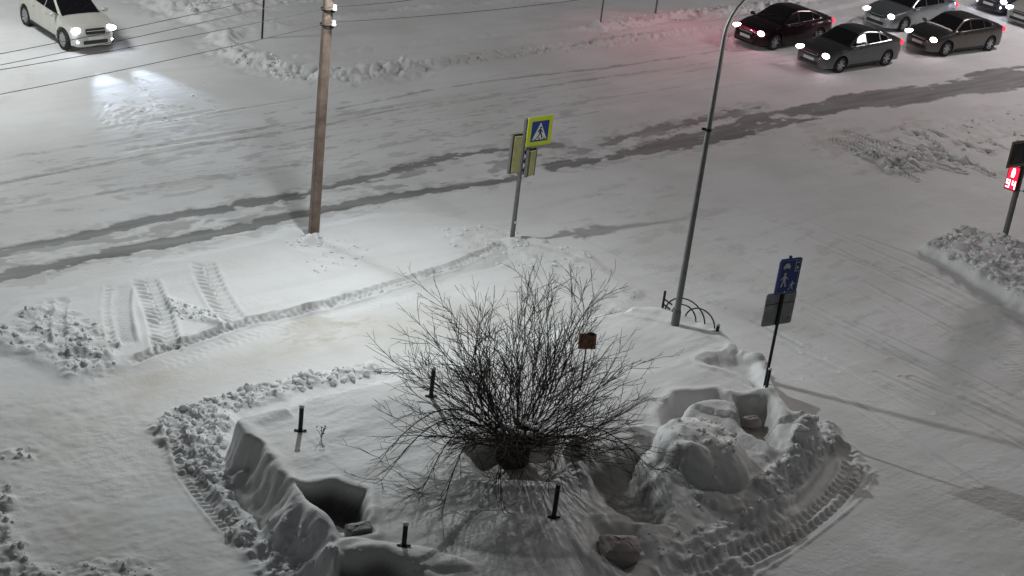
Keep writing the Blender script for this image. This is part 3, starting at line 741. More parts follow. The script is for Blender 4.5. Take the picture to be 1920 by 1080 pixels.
# residential zone sign
sb = G(1428, 752, .45); sb[2] = hz(sb[0], sb[1])-.05
st = thing('road_sign', 'dark post with blue residential zone sign above a larger grey sign seen from behind', 'road sign', sb)
ht = height_at(sb, 480)
MB().tube([(0, 0, 0), (0, 0, ht)], .035, 10).build('post', MT['black_metal'], st)
be = R(31); u = np.array([math.cos(be), math.sin(be), 0]); n = np.array([math.sin(be), -math.cos(be), 0]); zv = np.array([0, 0, 1.0])
def rrect(w_, h_, r_, k=4):
    out = []
    for cx, cy, a0 in ((w_/2-r_, h_/2-r_, 0), (-w_/2+r_, h_/2-r_, 90), (-w_/2+r_, -h_/2+r_, 180), (w_/2-r_, -h_/2+r_, 270)):
        for i in range(k+1): a = R(a0+90*i/k); out.append((cx+r_*math.cos(a), cy+r_*math.sin(a)))
    return out
zc1 = (height_at(sb, 482)+height_at(sb, 548))/2
h1 = abs(height_at(sb, 482)-height_at(sb, 548))
o1 = zv*zc1+n*.045-u*.02
W1 = .58
bl = MB().prism(rrect(W1, h1, .05), o1, u, zv, n*.03).build('blue_panel', MT['blue'], st, smooth=False)
fr = MB()
for a, b, c_, d in ((-W1/2+.03, -h1/2+.03, -W1/2+.045, h1/2-.03), (W1/2-.045, -h1/2+.03, W1/2-.03, h1/2-.03), (-W1/2+.03, -h1/2+.03, W1/2-.03, -h1/2+.045), (-W1/2+.03, h1/2-.045, W1/2-.03, h1/2-.03)):
    fr.prism([(a, b), (c_, b), (c_, d), (a, d)], o1+n*.031, u, zv, n*.002)
fr.build('border', MT['sign_back'], bl, smooth=False)
pc = MB(); op = o1+n*.033
def pl(q): pc.prism(q, op, u, zv, n*.003)
def flush(nm):
    global pc
    pc.build(nm, MT['white'], bl, smooth=False); pc = MB()
def car_icon(x0, y0, s):
    pl([(x0, y0+.02*s), (x0+.18*s, y0+.02*s), (x0+.18*s, y0+.07*s), (x0+.155*s, y0+.085*s), (x0+.135*s, y0+.13*s), (x0+.045*s, y0+.13*s), (x0+.025*s, y0+.085*s), (x0, y0+.07*s)])
    pl([(x0+.01*s, y0), (x0+.045*s, y0), (x0+.045*s, y0+.018*s), (x0+.01*s, y0+.018*s)])
    pl([(x0+.135*s, y0), (x0+.17*s, y0), (x0+.17*s, y0+.018*s), (x0+.135*s, y0+.018*s)])
car_icon(-.18, .18, 1.0); flush('car_symbol')
def man(x0, y0, s, run=0):
    pl([(x0+.035*s*math.cos(k*math.pi/3), y0+.30*s+.035*s*math.sin(k*math.pi/3)) for k in range(6)])
    pl([(x0-.035*s, y0+.26*s), (x0+.03*s, y0+.26*s), (x0+.03*s, y0+.13*s), (x0-.03*s, y0+.13*s)])
    pl([(x0-.03*s, y0+.135*s), (x0, y0+.135*s), (x0-.045*s-run*.05, y0), (x0-.08*s-run*.05, y0+.01)])
    pl([(x0, y0+.135*s), (x0+.03*s, y0+.135*s), (x0+.075*s, y0), (x0+.045*s, y0)])
    pl([(x0-.03*s, y0+.25*s), (x0-.03*s, y0+.22*s), (x0-.09*s-run*.02, y0+.16*s), (x0-.10*s-run*.02, y0+.18*s)])
    pl([(x0+.03*s, y0+.25*s), (x0+.03*s, y0+.22*s), (x0+.09*s+run*.03, y0+.17*s+run*.03), (x0+.10*s+run*.03, y0+.19*s+run*.03)])
man(-.10, -.24, 1.0); flush('adult_symbol'); man(.13, -.33, .62, 1); flush('child_symbol')
pl([(-.03+.02*math.cos(k*math.pi/3), -.36+.02*math.sin(k*math.pi/3)) for k in range(6)]); flush('ball_symbol')
pl([(.13, .10), (.27, .10), (.27, .115), (.13, .115)]); pl([(.13, .115), (.145, .115), (.145, .36), (.13, .36)])
pl([(.17, .16), (.22, .16), (.22, .22), (.17, .22)]); pl([(.165, .30), (.23, .30), (.23, .32), (.165, .32)])
flush('house_symbol')
zc2 = (height_at(sb, 549)+height_at(sb, 611))/2
h2 = .78
gp = MB().prism(rrect(.80, h2, .05), zv*zc2-n*.06, u, zv, n*.02).build('grey_panel_back', MT['sign_back'], st, smooth=False)
MB().prism([(-.39, .12), (.39, .12), (.39, .135), (-.39, .135)], zv*zc2-n*.039, u, zv, n*.004).prism([(-.04, -.385), (.04, -.385), (.04, .385), (-.04, .385)], zv*zc2-n*.038, u, zv, n*.010).build('rail', MT['black_metal'], gp, smooth=False)
MB().prism([(.26, -.30), (.34, -.30), (.34, -.21), (.26, -.21)], zv*zc2-n*.039, u, zv, n*.002).build('sticker', MT['galv'], gp, smooth=False)

# pedestrian signal at the right edge
pb = G(1880, 457); pb[2] = hz(pb[0], pb[1])-.1
pt = thing('pedestrian_signal', 'grey post at the right edge carrying a red lit pedestrian signal with countdown 94', 'traffic signal', pb)
hp = height_at(pb, 262)
MB().tube([(0, 0, 0), (0, 0, hp)], .085, 12).build('post', MT['galv'], pt)
z3 = height_at(pb, 307)
u4 = np.array([math.cos(R(37)), math.sin(R(37)), 0]); n4 = np.array([math.sin(R(37)), -math.cos(R(37)), 0]); o5 = u4*(-.90)+zv*z3+n4*.09
def qd(q, mtl, dep, nm, pa): return MB().prism(q, o5+n4*dep, u4, zv, n4*.006).build(nm, mtl, pa, smooth=False)
bk = qd([(0, 0), (.86, 0), (.86, .80), (0, .80)], MT['bronze'], 0, 'sign_board', pt)  # crossing sign whose shade is put into its dark colours
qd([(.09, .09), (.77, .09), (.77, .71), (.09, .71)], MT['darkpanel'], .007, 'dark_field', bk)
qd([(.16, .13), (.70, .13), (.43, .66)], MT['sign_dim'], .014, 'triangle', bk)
be2 = R(-40); u2 = np.array([math.cos(be2), math.sin(be2), 0]); n2 = np.array([math.sin(be2), -math.cos(be2), 0])
zt2 = height_at(pb, 312); zb2 = height_at(pb, 354); hh = zt2-zb2
o2 = zv*(zt2+zb2)/2+n2*.10-u2*.12
hs = MB().prism(rrect(.36, hh+.06, .03), o2-n2*.02, u2, zv, n2*.16).build('signal_housing', MT['plastic'], pt, smooth=False)
MB().prism(rrect(.32, hh, .03), o2+n2*.141, u2, zv, n2*.004).build('red_screen', MT['led_red'], hs, smooth=False)
gl = MB(); og = o2+n2*.146
def g_(q): gl.prism(q, og, u2, zv, n2*.003)
g_([(.0+.045*math.cos(k*math.pi/4), .27*hh/.75+.045*math.sin(k*math.pi/4)) for k in range(8)])
g_([(-.055, .22*hh/.75), (.055, .22*hh/.75), (.05, .10), (.03, .02), (-.05, .02), (-.05, .10)])
def seg(x0, y0, segs, w_=.11, h_=.24, t=.036):
    S = dict(a=((0, h_-t), (w_, h_)), g=((0, h_/2-t/2), (w_, h_/2+t/2)), d=((0, 0), (w_, t)), f=((0, h_/2), (t, h_)), b=((w_-t, h_/2), (w_, h_)), e=((0, 0), (t, h_/2)), c=((w_-t, 0), (w_, h_/2)))
    for q in segs:
        (a, b), (c_, d) = S[q]; g_([(x0+a, y0+b), (x0+c_, y0+b), (x0+c_, y0+d), (x0+a, y0+d)])
seg(-.145, -.31, 'abcdfg', t=.03); seg(.03, -.31, 'bcfg', t=.03)
gl.build('lit_figure_and_digits', MT['led_glyph'], hs, smooth=False)
o4 = zv*(zt2+zb2)/2+np.array([.42, .1, -.1])
MB().box(o4, (.30, .22, .75), Matrix.Rotation(R(20), 3, 'Z')).tube([(0, 0, o4[2]+.2), tuple(o4+[0, 0, .2])], .02, 6).build('side_housing', MT['plastic'], pt, smooth=False)
MB().tube([(0, 0, o4[2]-.3), tuple(o4-[0, 0, .3])], .02, 6).build('bracket', MT['galv'], pt)

# ------------------------------------------------------------------ low fence posts poking out of the snow
def fence_post(px, py, ptop, label, z=ZI, r=.045, coll=True):
    b = G(px, py, z)
    for _ in range(3): b = G(px, py, hz(b[0], b[1]))
    h = height_at(b, ptop)
    t_ = thing('fence_post', label, 'post', b, group='black fence posts poking out of the snow')
    MB().tube([(0, 0, -.3), (0, 0, h)], r, 12).build('shaft', MT['black_metal'], t_)
    MB().ell((0, 0, h), (r*1.25, r*1.25, r*.7), nu=12, nv=8).build('snow_cap', MT['snow'], t_)
    if coll:
        MB().lathe((0, 0, 0), (0, 0, 1), [(r*1.02, -.03), (r*1.5, -.03), (r*1.5, .03), (r*1.02, .03)], 12).tube([(-.12, -.02, .02), (.12, .02, .02)], .02, 6).build('collar', MT['black_metal'], t_)
    return b
fence_post(563, 808, 762, 'black fence post nearest the left corner of the snow bank, above the dark pit')
fence_post(808, 744, 691, 'black fence post at the upper left edge of the bare bush')
fence_post(1038, 971, 906, 'tallest black fence post, in front of the bush at bottom centre')
fence_post(757, 1024, 982, 'black fence post at the bottom beside the large dark hollow')
fence_post(1437, 727, 692, 'short black fence post right behind the blue road sign', z=.6, r=.035, coll=False)
fence_post(1345, 620, 609, 'stub of black fence post right of the arched fence', r=.04, coll=False)

# arched ornamental fence half buried
fa = G(1243, 572, ZI); fb_ = G(1344, 620, ZI); fa[2] = hz(fa[0], fa[1]); fb_[2] = hz(fb_[0], fb_[1])
ft = thing('arched_fence', 'low black metal fence with overlapping arches buried beside the tall street lamp', 'fence', fa)
dv = fb_-fa; L_ = np.linalg.norm(dv[:2])
MB().tube([(0, 0, -.3), (0, 0, .44)], .03, 8).build('post', MT['black_metal'], ft)
def arch(s0_, s1_, h_, base=-.05, r_=.018):
    pts = []
    for i in range(15):
        a = math.pi*i/14; t = (s0_+(s1_-s0_)*(1-math.cos(a))/2)
        p = dv*t; pts.append((p[0], p[1], dv[2]*t+base+h_*math.sin(a)))
    return MB().tube(pts, r_, 6)
for a, b, h_ in ((.05, .78, .50), (.18, .62, .34), (.42, .96, .40)): arch(a, b, h_).build('arch', MT['black_metal'], ft)
MB().tube([(0, 0, .24), tuple(dv*.16+[0, 0, .17])], .02, 6).tube([(0, 0, .10), tuple(dv*.14+[0, 0, .04])], .02, 6).build('rail', MT['black_metal'], ft)
def lone_arch(p0, p1, h_, label, z=ZI):
    a = G(*p0, z); b = G(*p1, z); a[2] = hz(a[0], a[1]); b[2] = hz(b[0], b[1])
    pts = [a*(1-t)+b*t+np.array([0, 0, h_*math.sin(math.pi*t)-.02]) for t in np.linspace(0, 1, 13)]
    o = MB().tube(pts, .02, 7).build('fence_arch', MT['black_metal']); tag(o, label, 'fence', 'loose arches of the buried fence')
lone_arch((1371, 637), (1394, 648), .05, 'short black fence arch above the torn snow edge, right of the street lamp')
lone_arch((1110, 1085), (1205, 1082), .20, 'black fence arch rising from the snow at the bottom edge of the photo')

# ------------------------------------------------------------------ bare bush (old pollard willow)
def bush():
    c = G(965, 862, .55); c[2] = hz(c[0], c[1])
    t_ = thing('bare_bush', 'large leafless bush with hundreds of thin dark branches rising from a thick stump', 'bush', c)
    tr = MB()
    # short fat stump of fused stems
    for k in range(9):
        a = k*2*math.pi/9+.2; r0 = rng.uniform(.10, .24); x0, y0 = r0*math.cos(a), r0*math.sin(a)
        tr.tube([(x0*1.2, y0*1.2, -.4), (x0, y0, .1), (x0*1.25, y0*1.2, .45), (x0*1.9, y0*1.8, .75)], [.18, .15, .12, .05], 9)
    tr.ell((0, 0, .30), (.30, .28, .34), nu=18, nv=12)
    trunk = tr.build('trunk', MT['bark'], t_)
    cr = MB(); cnt = [0]
    def grow(p, d, L, r, lvl):
        cnt[0] += 1
        n = max(4, int(L/.16)) if lvl < 2 else max(3, int(L/.14))
        pts = [p]; rad = [r]; step = L/n; dd = d.copy()
        lift = .055 if lvl == 0 else .03
        dir0 = rng.normal(0, .035, 3)
        for i in range(n):
            dd = dd+rng.normal(0, .085 if lvl else .06, 3)+dir0+np.array([0, 0, lift*(1-abs(dd[2]))])
            dd /= np.linalg.norm(dd); p = p+dd*step
            g = hz(c[0]+p[0], c[1]+p[1])-c[2]+.03
            if p[2] < g: p[2] = g; dd[2] = abs(dd[2])*.5
            pts.append(p); f = (i+1)/n; rad.append(r*(1-f*.80)+.0024)
        cr.tube(pts, rad, 5 if lvl == 0 else (4 if lvl == 1 else 3), cap=False)
        if lvl < 3:
            k = {0: int(L*3.3), 1: int(L*4.2), 2: int(L*2.8)}[lvl]
            for _ in range(k):
                f = rng.uniform(.14 if lvl else .22, .97); i = min(n-1, int(f*n)); q = pts[i]+(pts[i+1]-pts[i])*rng.random()
                t = pts[i+1]-pts[i]; t /= np.linalg.norm(t)
                ax = rng.normal(0, 1, 3); ax -= t*(ax@t); ax /= np.linalg.norm(ax)
                an = R(rng.uniform(18, 48)); nd = t*math.cos(an)+ax*math.sin(an)
                nl = L*(1-f*.55)*rng.uniform(.28, .55) if lvl else L*(1-f*.6)*rng.uniform(.30, .55)
                nl = min(nl, 1.7)
                if nl > .12: grow(q, nd, nl, rad[i]*.62, lvl+1)
    N = 112
    for k in range(N):
        az = k*2.39996+rng.uniform(-.2, .2)
        f = (k+.5)/N; el = math.asin(min(.998, .06+.94*f)) if k % 9 else R(rng.uniform(-2, 14))
        L = (2.55+1.2*math.sin(el))*rng.uniform(.74, 1.03)
        d = np.array([math.cos(az)*math.cos(el), math.sin(az)*math.cos(el), math.sin(el)])
        r0 = rng.uniform(.12, .34); p = np.array([math.cos(az)*r0, math.sin(az)*r0, rng.uniform(.40, .72)])
        grow(p, d, L, rng.uniform(.007, .013), 0)
    for az, L in ((200, 3.0), (215, 2.6), (228, 2.8), (185, 2.7), (250, 2.2), (-20, 2.6)):
        a = R(az); p0 = np.array([math.cos(a)*.3, math.sin(a)*.3, .5]); pts = []
        for i in range(14):
            t = i/13; pts.append(p0+np.array([math.cos(a+.35*t)*L*t, math.sin(a+.35*t)*L*t, .95*math.sin(math.pi*min(1, t*1.02))*(1-.25*t)-.35*t]))
        for q in pts: q[2] = max(q[2], hz(c[0]+q[0], c[1]+q[1])-c[2]+.04)
        cr.tube(pts, [.016*(1-i/15)+.003 for i in range(14)], 5, cap=False)
        for i in range(4, 13):
            for _ in range(2):
                t = pts[min(i+1, 13)]-pts[i]; t /= np.linalg.norm(t); d = t+rng.normal(0, .45, 3); d /= np.linalg.norm(d)
                grow(pts[i].copy(), d, rng.uniform(.35, .9), .0055, 2)
    print('branches', cnt[0], len(cr.v))
    cr.build('crown', MT['twig'], t_)
    for k in range(16):
        a = rng.uniform(0, 6.28); r0 = rng.uniform(.1, .42); sn = MB()
        sn.ell((r0*math.cos(a), r0*math.sin(a), rng.uniform(.66, .86)), (rng.uniform(.05, .11), rng.uniform(.05, .10), rng.uniform(.03, .06)), nu=9, nv=6)
        sn.build('snow_clump', MT['snow'], trunk)
    return c
bc = bush()

# brown board among the branches
bb = G(1088, 728, ZI); bb[2] = hz(bb[0], bb[1])
bt = thing('brown_board', 'small weathered brown board on a thin post among the bush branches', 'board', bb)
hb_ = height_at(bb, 652)
MB().tube([(0, 0, -.1), (0, 0, hb_+.1)], .018, 6).build('post', MT['black_metal'], bt)
MB().box((0, -.03, hb_+.17), (.37, .05, .33), Matrix.Rotation(R(12), 3, 'Z') @ Matrix.Rotation(R(-12), 3, 'X')).build('panel', MT['rust'], bt, smooth=False)
MB().ell((.06, -.02, hb_+.34), (.10, .05, .04), nu=8, nv=6).build('top_cap', MT['bark'], bt)

# dry weed stalk
def weed(px, py, label, h_=.25, z=ZI, n_=7, r_=.006):
    b = G(px, py, z); b[2] = hz(b[0], b[1]); m_ = MB()
    for k in range(n_):
        a = rng.uniform(0, 6.28); e = rng.uniform(.2, 1)*h_*.4
        m_.tube([b, b+[math.cos(a)*e*.4, math.sin(a)*e*.4, h_*.5], b+[math.cos(a)*e, math.sin(a)*e, h_*rng.uniform(.6, 1)]], [r_, r_, r_*.5], 4)
        m_.ell(b+[math.cos(a)*e, math.sin(a)*e, h_*rng.uniform(.5, 1)], (.02, .02, .015), nu=6, nv=4)
    o = m_.build('dry_weed', MT['dry']); tag(o, label, 'plant')
weed(603, 815, 'small dry weed sticking out of the snow right of the left fence post', .28)
weed(1186, 1072, 'dry weed stalks poking up at the bottom edge near the fence arch', .3)

# blocks of packed snow lying in the island
def block(px, py, r3, rz_, m_, label, z=ZI, seed=1, dz=0.0, pw=.55):
    b = G(px, py, z); b[2] = hz(b[0], b[1])+dz; q = MB(); vs = []; nu, nv = 28, 18
    rg = np.random.default_rng(seed); ph = rg.uniform(0, 6.28, 8)
    for i in range(nv+1):
        th = math.pi*i/nv
        for j in range(nu):
            a = 2*math.pi*j/nu; v = np.array([math.sin(th)*math.cos(a), math.sin(th)*math.sin(a), math.cos(th)])
            v = np.sign(v)*np.abs(v)**pw
            v = v*(1+.05*math.sin(3*a+ph[0])+.05*math.sin(5*th+ph[1])+.03*math.sin(9*a+4*th+ph[2]))*np.array(r3)
            ca, sa = math.cos(rz_), math.sin(rz_); vs.append(b+[v[0]*ca-v[1]*sa, v[0]*sa+v[1]*ca, v[2]])
    q.add(vs, [(i*nu+j, (i+1)*nu+j, (i+1)*nu+(j+1) % nu, i*nu+(j+1) % nu) for i in range(nv) for j in range(nu)])
    o = q.build('snow_block', m_); tag(o, label, 'snow block')
block(1166, 1003, (.36, .30, .24), .2, MT['dirty_snow'], 'rounded reddish brown block of dirty snow right of the tallest fence post', seed=3, dz=.20)
block(674, 985, (.25, .16, .15), .5, MT['dark_ice'], 'dark lump of ice beside the dark pit left of the bush', seed=4, dz=.05)
block(1415, 760, (.22, .13, .13), .3, MT['dirty_snow'], 'broken block of snow at the foot of the blue road sign', seed=5, dz=.16, pw=.7)
block(1500, 800, (.16, .15, .17), .3, MT['snow'], 'white upright snow block right of the blue road sign', seed=6, dz=.03)

# ------------------------------------------------------------------ vehicles
def car(name, label, cat, pos, heading, paint, lens, L=4.55, Wd=1.78, Ht=1.46, wb=2.70, kind='sedan', rimm='rim', rail=False, cowl_snow=False, beam=40, beam_col=(1, .9, .93), fog=False, spokes=6, roof_dark=False, hood=None, lens_scale=1.0):
    t_ = thing(name, label, cat, (pos[0], pos[1], 0.0), heading, 'cars on the junction')
    xf = L/2; xr = -L/2; ax = wb/2; k = Ht/1.46; hw = Wd/2; xf_ax = ax+.02; xr_ax = -ax+.02
    suv = kind == 'suv'
    if kind == 'sedan':
        BT = [(xr, .60), (xr+.03, .86), (xr+.12, .98), (xr+.5, 1.02), (-.9, 1.01), (.9, .96), (1.3, .91), (xf-.5, .82), (xf-.18, .72), (xf-.04, .62), (xf, .52)]
        RL = [(xr, 0), (xr+.55, 1.02), (-1.1, 1.30), (-.75, 1.405), (-.25, Ht-.01), (.05, Ht-.01), (.35, 1.38), (.62, 1.22), (1.05, .955), (1.2, 0)]
    else:
        BT = [(xr, .70), (xr+.05, .95), (xr+.2, 1.05), (-1, 1.08), (.9, 1.03), (1.3, 1.0), (xf-.5, .93), (xf-.20, .84), (xf-.05, .70), (xf, .58)]
        RL = [(xr, 0), (xr+.12, 1.08), (xr+.55, 1.45), (-1.1, Ht-.04), (-.4, Ht), (.05, Ht-.02), (.35, 1.50), (.70, 1.28), (1.15, 1.02), (1.3, 0)]
    fz = lambda T, x: np.interp(x, [a for a, b in T], [b for a, b in T])
    WX = [(xr, .70), (xr+.06, .82), (xr+.25, .93), (xr+.8, .985), (0, 1), (1.4, .99), (xf-.5, .93), (xf-.25, .86), (xf-.08, .74), (xf, .60)]
    zs = .20 if not suv else .26
    rw = .32 if not suv else .36
    def wid(x): return hw*fz(WX, x)
    def zl(x):
        z = zs+0*x
        for a in (xf_ax, xr_ax):
            rr2 = (rw+.055)**2-(x-a)**2
            z = np.where(rr2 > 0, np.maximum(z, rw+np.sqrt(np.maximum(rr2, 0))), z)
        return z
    def section(x):
        w0 = float(wid(x)); zb = float(fz(BT, x)); zr = float(fz(RL, x)); lo = float(zl(np.array(x)))
        cab = zr > zb+.03; top = max(zr, zb+.045*min(1, (xf-x)/.3, (x-xr)/.1)); pts = []
        for f in (0, .12, .3, .5, .7, .86, 1):
            z = lo+(zb-.05-lo)*f; g = (z-zs)/(zb-zs)
            y = w0*(.955+.055*math.sin(math.pi*min(1, max(0, g*.9+.05)))-.02*g)
            pts.append((y, z))
        pts.append((w0*.94, zb-.01)); pts.append((w0*.90, zb+.004))
        if cab:
            fr = min(1, (zr-zb)/(Ht-1.0)); yr = w0*(.86-.20*fr)
            for f in (.25, .5, .75, .95): pts.append((w0*.885+(yr-w0*.885)*f, zb+.01+(top-.055-zb)*f))
            pts.append((yr*.94, top-.03)); pts.append((yr*.75, top-.008)); pts.append((yr*.4, top)); pts.append((0, top+.004))
        else:
            for f in (.10, .2, .3, .4): pts.append((w0*.90*(1-f*.6), zb+.004+(top-zb)*f))
            pts.append((w0*.62, zb+.7*(top-zb))); pts.append((w0*.45, zb+.88*(top-zb))); pts.append((w0*.25, top)); pts.append((0, top))
        return pts
    xsn = sorted(set(list(np.linspace(xr, xf, 70))+[a+(rw+.055)*math.cos(R(d)) for a in (xf_ax, xr_ax) for d in range(0, 181, 12)]+[xf-.01, xf-.03, xf-.06, xr+.015, xr+.04, xr+.08]))
    mb = MB(); ns = len(section(0)); vs = []
    for x in xsn:
        s_ = section(x)
        for y, z in s_: vs.append((x, y, z))
        for y, z in s_: vs.append((x, -y, z))
    fs = []; m = 2*ns
    for i in range(len(xsn)-1):
        for j in range(ns-1):
            a = i*m+j; fs.append((a, a+1, a+m+1, a+m)); b = i*m+ns+j; fs.append((b, b+m, b+m+1, b+1))
        fs.append((i*m, i*m+m, i*m+m+ns, i*m+ns))
    e = len(xsn)-1
    for q, flip in ((0, 0), (e, 1)):
        for j in range(ns-1):
            f_ = (q*m+j, q*m+j+1, q*m+ns+j+1, q*m+ns+j); fs.append(f_ if not flip else f_[::-1])
    mb.add(vs, fs)
    body = mb.build('body', paint, t_)
    # glass
    def surf_top(x, y):
        s_ = section(x); yy = [p[0] for p in s_[8:]][::-1]; zz_ = [p[1] for p in s_[8:]][::-1]
        return float(np.interp(abs(y), yy, zz_))
    def surf_side(x, z):
        s_ = section(x); seg_ = s_[8:14]; return float(np.interp(z, [p[1] for p in seg_], [p[0] for p in seg_]))
    def pane(nm, x0, x1, fr_, col='glass', nx=10, ny=10, lift=.010, par=t_):
        b = MB(); v = []
        for i in range(nx+1):
            x = x0+(x1-x0)*i/nx; s_ = section(x); ym = s_[12][0]*fr_
            for j in range(ny+1):
                y = ym*(2*j/ny-1); v.append((x, y, surf_top(x, y)+lift))
        b.add(v, [(i*(ny+1)+j, (i+1)*(ny+1)+j, (i+1)*(ny+1)+j+1, i*(ny+1)+j+1) for i in range(nx) for j in range(ny)])
        return b.build(nm, MT[col] if isinstance(col, str) else col, par)
    if not suv:
        pane('windscreen', .98, .36, .93); pane('rear_window', xr+.66, -.95, .90)
        rngx = [(.02, .98), (-.80, -.03)]; tail_x = -1.22
    else:
        pane('windscreen', 1.10, .36, .93); pane('rear_window', xr+.16, xr+.5, .90)
        rngx = [(.02, 1.05), (-.85, -.03), (-1.75, -.91)]; tail_x = xr+.5
    if not suv: rngx.append((-1.25, -.86))
    for sgn in (1, -1):
        for x0, x1 in rngx:
            v = []; nx = 14; ok = []
            for i in range(nx+1):
                x = x0+(x1-x0)*i/nx; zb = float(fz(BT, x))+.025; ztp = float(fz(RL, x))-.085
                if ztp < zb+.01: ztp = zb+.01
                for j in range(5):
                    z = zb+(ztp-zb)*j/4; v.append((x, sgn*(surf_side(x, z)+.008), z))
            f = [(i*5+j, (i+1)*5+j, (i+1)*5+j+1, i*5+j+1) for i in range(nx) for j in range(4)]
            if sgn < 0: f = [q[::-1] for q in f]
            MB().add(v, f).build('side_window', MT['glass'], t_)
        # mirror
        xm = .88 if not suv else .95; zm = .98 if not suv else 1.08
        mi = MB().ell((xm, sgn*(hw+.07), zm), (.07, .12, .075)).tube([(xm, sgn*hw*.9, zm-.03), (xm, sgn*(hw+.04), zm)], .025, 6).build('mirror', paint, t_)
        # headlights
        zh = .68 if not suv else .78; xh = xf-.20
        rz_ = Matrix.Rotation(sgn*R(-38), 3, 'Z')
        hl = MB().ell((xh, sgn*hw*.70, zh), (.14, .22, .09), rz_).build('headlight', lens, t_)
        if fog: MB().ell((xf-.10, sgn*hw*.66, .42), (.05, .09, .05), rz_).build('fog_light', lens, t_)
        tp = MB().ell((xr+.10, sgn*hw*.76, .86 if not suv else 1.0), (.10, .15, .12), Matrix.Rotation(sgn*R(30), 3, 'Z')).build('tail_light', MT['tail'], t_)
        for xd in ((.25, -.72)):
            MB().box((xd, sgn*(hw*.985+.004), .86 if not suv else .92), (.16, .03, .025)).build('door_handle', paint, t_)
        # dark lower strip along the sill
        MB().box((0, sgn*hw*.965, zs+.05), (wb-2*rw-.25, .03, .09)).build('side_skirt', MT['plastic'], t_)
        for a in (xf_ax, xr_ax):
            c = (a, sgn*(hw-.115), rw)
            wl = MB().lathe(c, (0, sgn, 0), [(rw*.62, -.09), (rw*.93, -.10), (rw, -.06), (rw, .06), (rw*.95, .095), (rw*.70, .10), (rw*.66, .08)], 28).build('wheel', MT['tyre'], t_)
            ri = MB().lathe(c, (0, sgn, 0), [(rw*.68, .085), (rw*.62, .09), (rw*.60, .03), (rw*.58, -.02)], 24)
            for q in range(spokes):
                an = 2*math.pi*q/spokes+.2; d1 = np.array([math.cos(an), 0, math.sin(an)]); tg = np.array([-math.sin(an), 0, math.cos(an)])
                cc = np.array(c)+np.array([0, sgn*.06, 0])
                p = [cc+tg*.045, cc-tg*.045, cc+d1*rw*.62-tg*.03, cc+d1*rw*.62+tg*.03]
                p2 = [x_+np.array([0, sgn*.025, 0]) for x_ in p]
                ri.add(p+p2, [(0, 1, 2, 3), (7, 6, 5, 4), (0, 3, 7, 4), (1, 5, 6, 2), (0, 4, 5, 1), (3, 2, 6, 7)])
            ri.lathe(c, (0, sgn, 0), [(0, .095), (.05, .09), (.06, .06)], 12)
            ri.build('rim', MT[rimm], wl)
            MB().lathe(c, (0, sgn, 0), [(0, .0), (rw*.6, .0)], 20).build('brake_disc', MT['plastic'], wl)
    # front: grille, plate, intake
    gz = .62 if not suv else .76
    MB().prism(rrect(hw*.80, .13 if not suv else .17, .04), (xf-.055, 0, gz), (0, 1, 0), (-.25, 0, 1), (.045, 0, 0)).build('grille', MT['plastic'], t_, smooth=False)
    MB().box((xf-.015, 0, gz+.02), (.04, hw*.76, .018)).build('grille_bar', MT['chrome'], t_)
    MB().prism(rrect(hw*1.0, .13, .04), (xf-.04, 0, .33 if not suv else .40), (0, 1, 0), (0, 0, 1), (.05, 0, 0)).build('air_intake', MT['plastic'], t_, smooth=False)
    MB().box((xf+.012, 0, .46 if not suv else .53), (.02, .52, .11)).build('number_plate', MT['plate'], t_, smooth=False)
    MB().box((xr-.012, 0, .72), (.02, .52, .11)).build('number_plate', MT['plate'], t_, smooth=False)
    MB().tube([(.98, -.5, surf_top(.98, .5)+.02), (.72, .05, surf_top(.72, .05)+.03)], .008, 4).tube([(.98, .05, surf_top(.98, .05)+.02), (.72, .6, surf_top(.72, .6)+.03)], .008, 4).build('wiper', MT['plastic'], t_)
    if hood: pane('roof_panel', -.8, .25, 1.0, hood, lift=.004); 
    if rail:
        for sgn in (1, -1): MB().tube([(-1.5, sgn*.56, Ht+.0), (-1.4, sgn*.57, Ht+.05), (.0, sgn*.57, Ht+.06), (.25, sgn*.57, Ht+.0)], .02, 6).build('roof_rail', MT['chrome'], t_)
    if cowl_snow:
        b = MB()
        for q in range(22):
            y = -.62+1.24*q/21; b.ell((1.04+rng.uniform(-.02, .02), y, surf_top(1.04, y)+.02), (.06, .05, rng.uniform(.02, .04)), nu=7, nv=5)
        b.build('snow_strip', MT['snow'], t_)
    if beam:
        hv = np.array([math.cos(heading), math.sin(heading), 0])
        lv = np.array([-math.sin(heading), math.cos(heading), 0])
        for sgn in (1, -1):
            p = np.array([pos[0], pos[1], .66])+hv*(xf+.10)+lv*sgn*hw*.68
            spot_light('beam', tuple(p), hv*1.0+lv*((-.10+sgn*.03) if beam > 300 else 0)+np.array([0, 0, -.075 if beam > 300 else -.09]), beam, beam_col, 33 if beam > 300 else 36, 1.0, .06)
    return t_
def place(front_px, rear_px, heading, side, Wd):
    """centre of a car from where its two near wheels touch the snow"""
    a = G(*front_px); b = G(*rear_px); m = (a+b)/2
    lv = np.array([-math.sin(heading), math.cos(heading), 0])
    return m-lv*side*(Wd/2-.08)
def place1(front_px, heading, side, Wd, wb):
    a = G(*front_px); hv = np.array([math.cos(heading), math.sin(heading), 0]); lv = np.array([-math.sin(heading), math.cos(heading), 0])
    return a-hv*wb/2-lv*side*(Wd/2-.08)
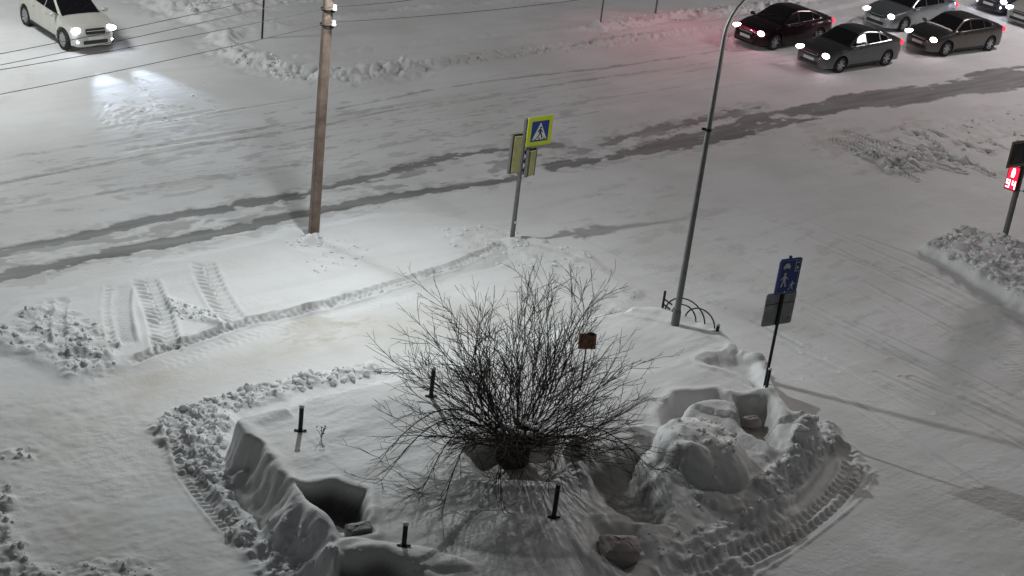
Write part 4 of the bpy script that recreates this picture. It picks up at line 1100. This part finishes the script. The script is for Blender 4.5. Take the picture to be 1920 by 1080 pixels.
def paint(n, c, metal=.5, rough=.32):
    return mat(n, c, rough, metal, coat=.35, var=.06, scale=3)
HQ = R(-138)
pw = paint('paint_beige_white', (.52, .52, .47), .1, .35)
car('white_car', 'beige white crossover with bright bluish headlights at the top left', 'car', place((117, 91), (51, 49), R(-47), -1, 1.74), R(-47), pw, MT['lens_cool'],
    L=4.32, Wd=1.74, Ht=1.58, wb=2.85, kind='suv', rail=True, beam=1200, beam_col=(.66, .80, 1.0), fog=True, spokes=10)
car('grey_sedan', 'grey sedan at the front of the nearer lane with a dark roof and alloy wheels', 'car', place((1571, 138), (1660, 122), R(-139), 1, 1.78), R(-139), paint('paint_grey', (.15, .16, .165), .95, .28), MT['lens_warm'], beam=22)
car('dark_red_sedan', 'very dark red sedan at the front of the farther lane', 'car', place1((1450, 94), HQ, 1, 1.74, 2.6), HQ, paint('paint_dark_red', (.022, .006, .009), .8, .3), MT['lens_pink'], L=4.4, Wd=1.74, wb=2.6, beam=22, beam_col=(1, .7, .78))
car('bronze_sedan', 'bronze grey sedan with a strip of snow below its windscreen, second in the nearer lane', 'car', place((1775, 106), (1848, 95), R(-142), 1, 1.78), R(-142), paint('paint_bronze', (.13, .118, .11), .95, .3), MT['lens_warm'], L=4.45, Ht=1.44, cowl_snow=True, beam=22)
car('silver_sedan', 'light silver sedan second in the farther lane, cut by the top of the photo', 'car', place1((1692, 60), HQ, 1, 1.78, 2.7), HQ, paint('paint_silver', (.36, .39, .40), .9, .3), MT['lens_warm'], L=4.6, Ht=1.5, beam=22)
car('pale_car', 'pale silver car cut off by the right edge of the photo', 'car', place1((1957, 56), HQ, 1, 1.78, 2.7), HQ, paint('paint_pale', (.40, .40, .37), .4), MT['lens_cool'], beam=55, beam_col=(.75, .8, 1))
car('dark_car', 'dark car in the top right corner with glaring blue white headlights', 'car', place1((1899, 31), HQ, 1, 1.78, 2.7), HQ, paint('paint_dark', (.05, .05, .055), .4), MT['lens_cool'], beam=70, beam_col=(.72, .78, 1), fog=True)
print('done')
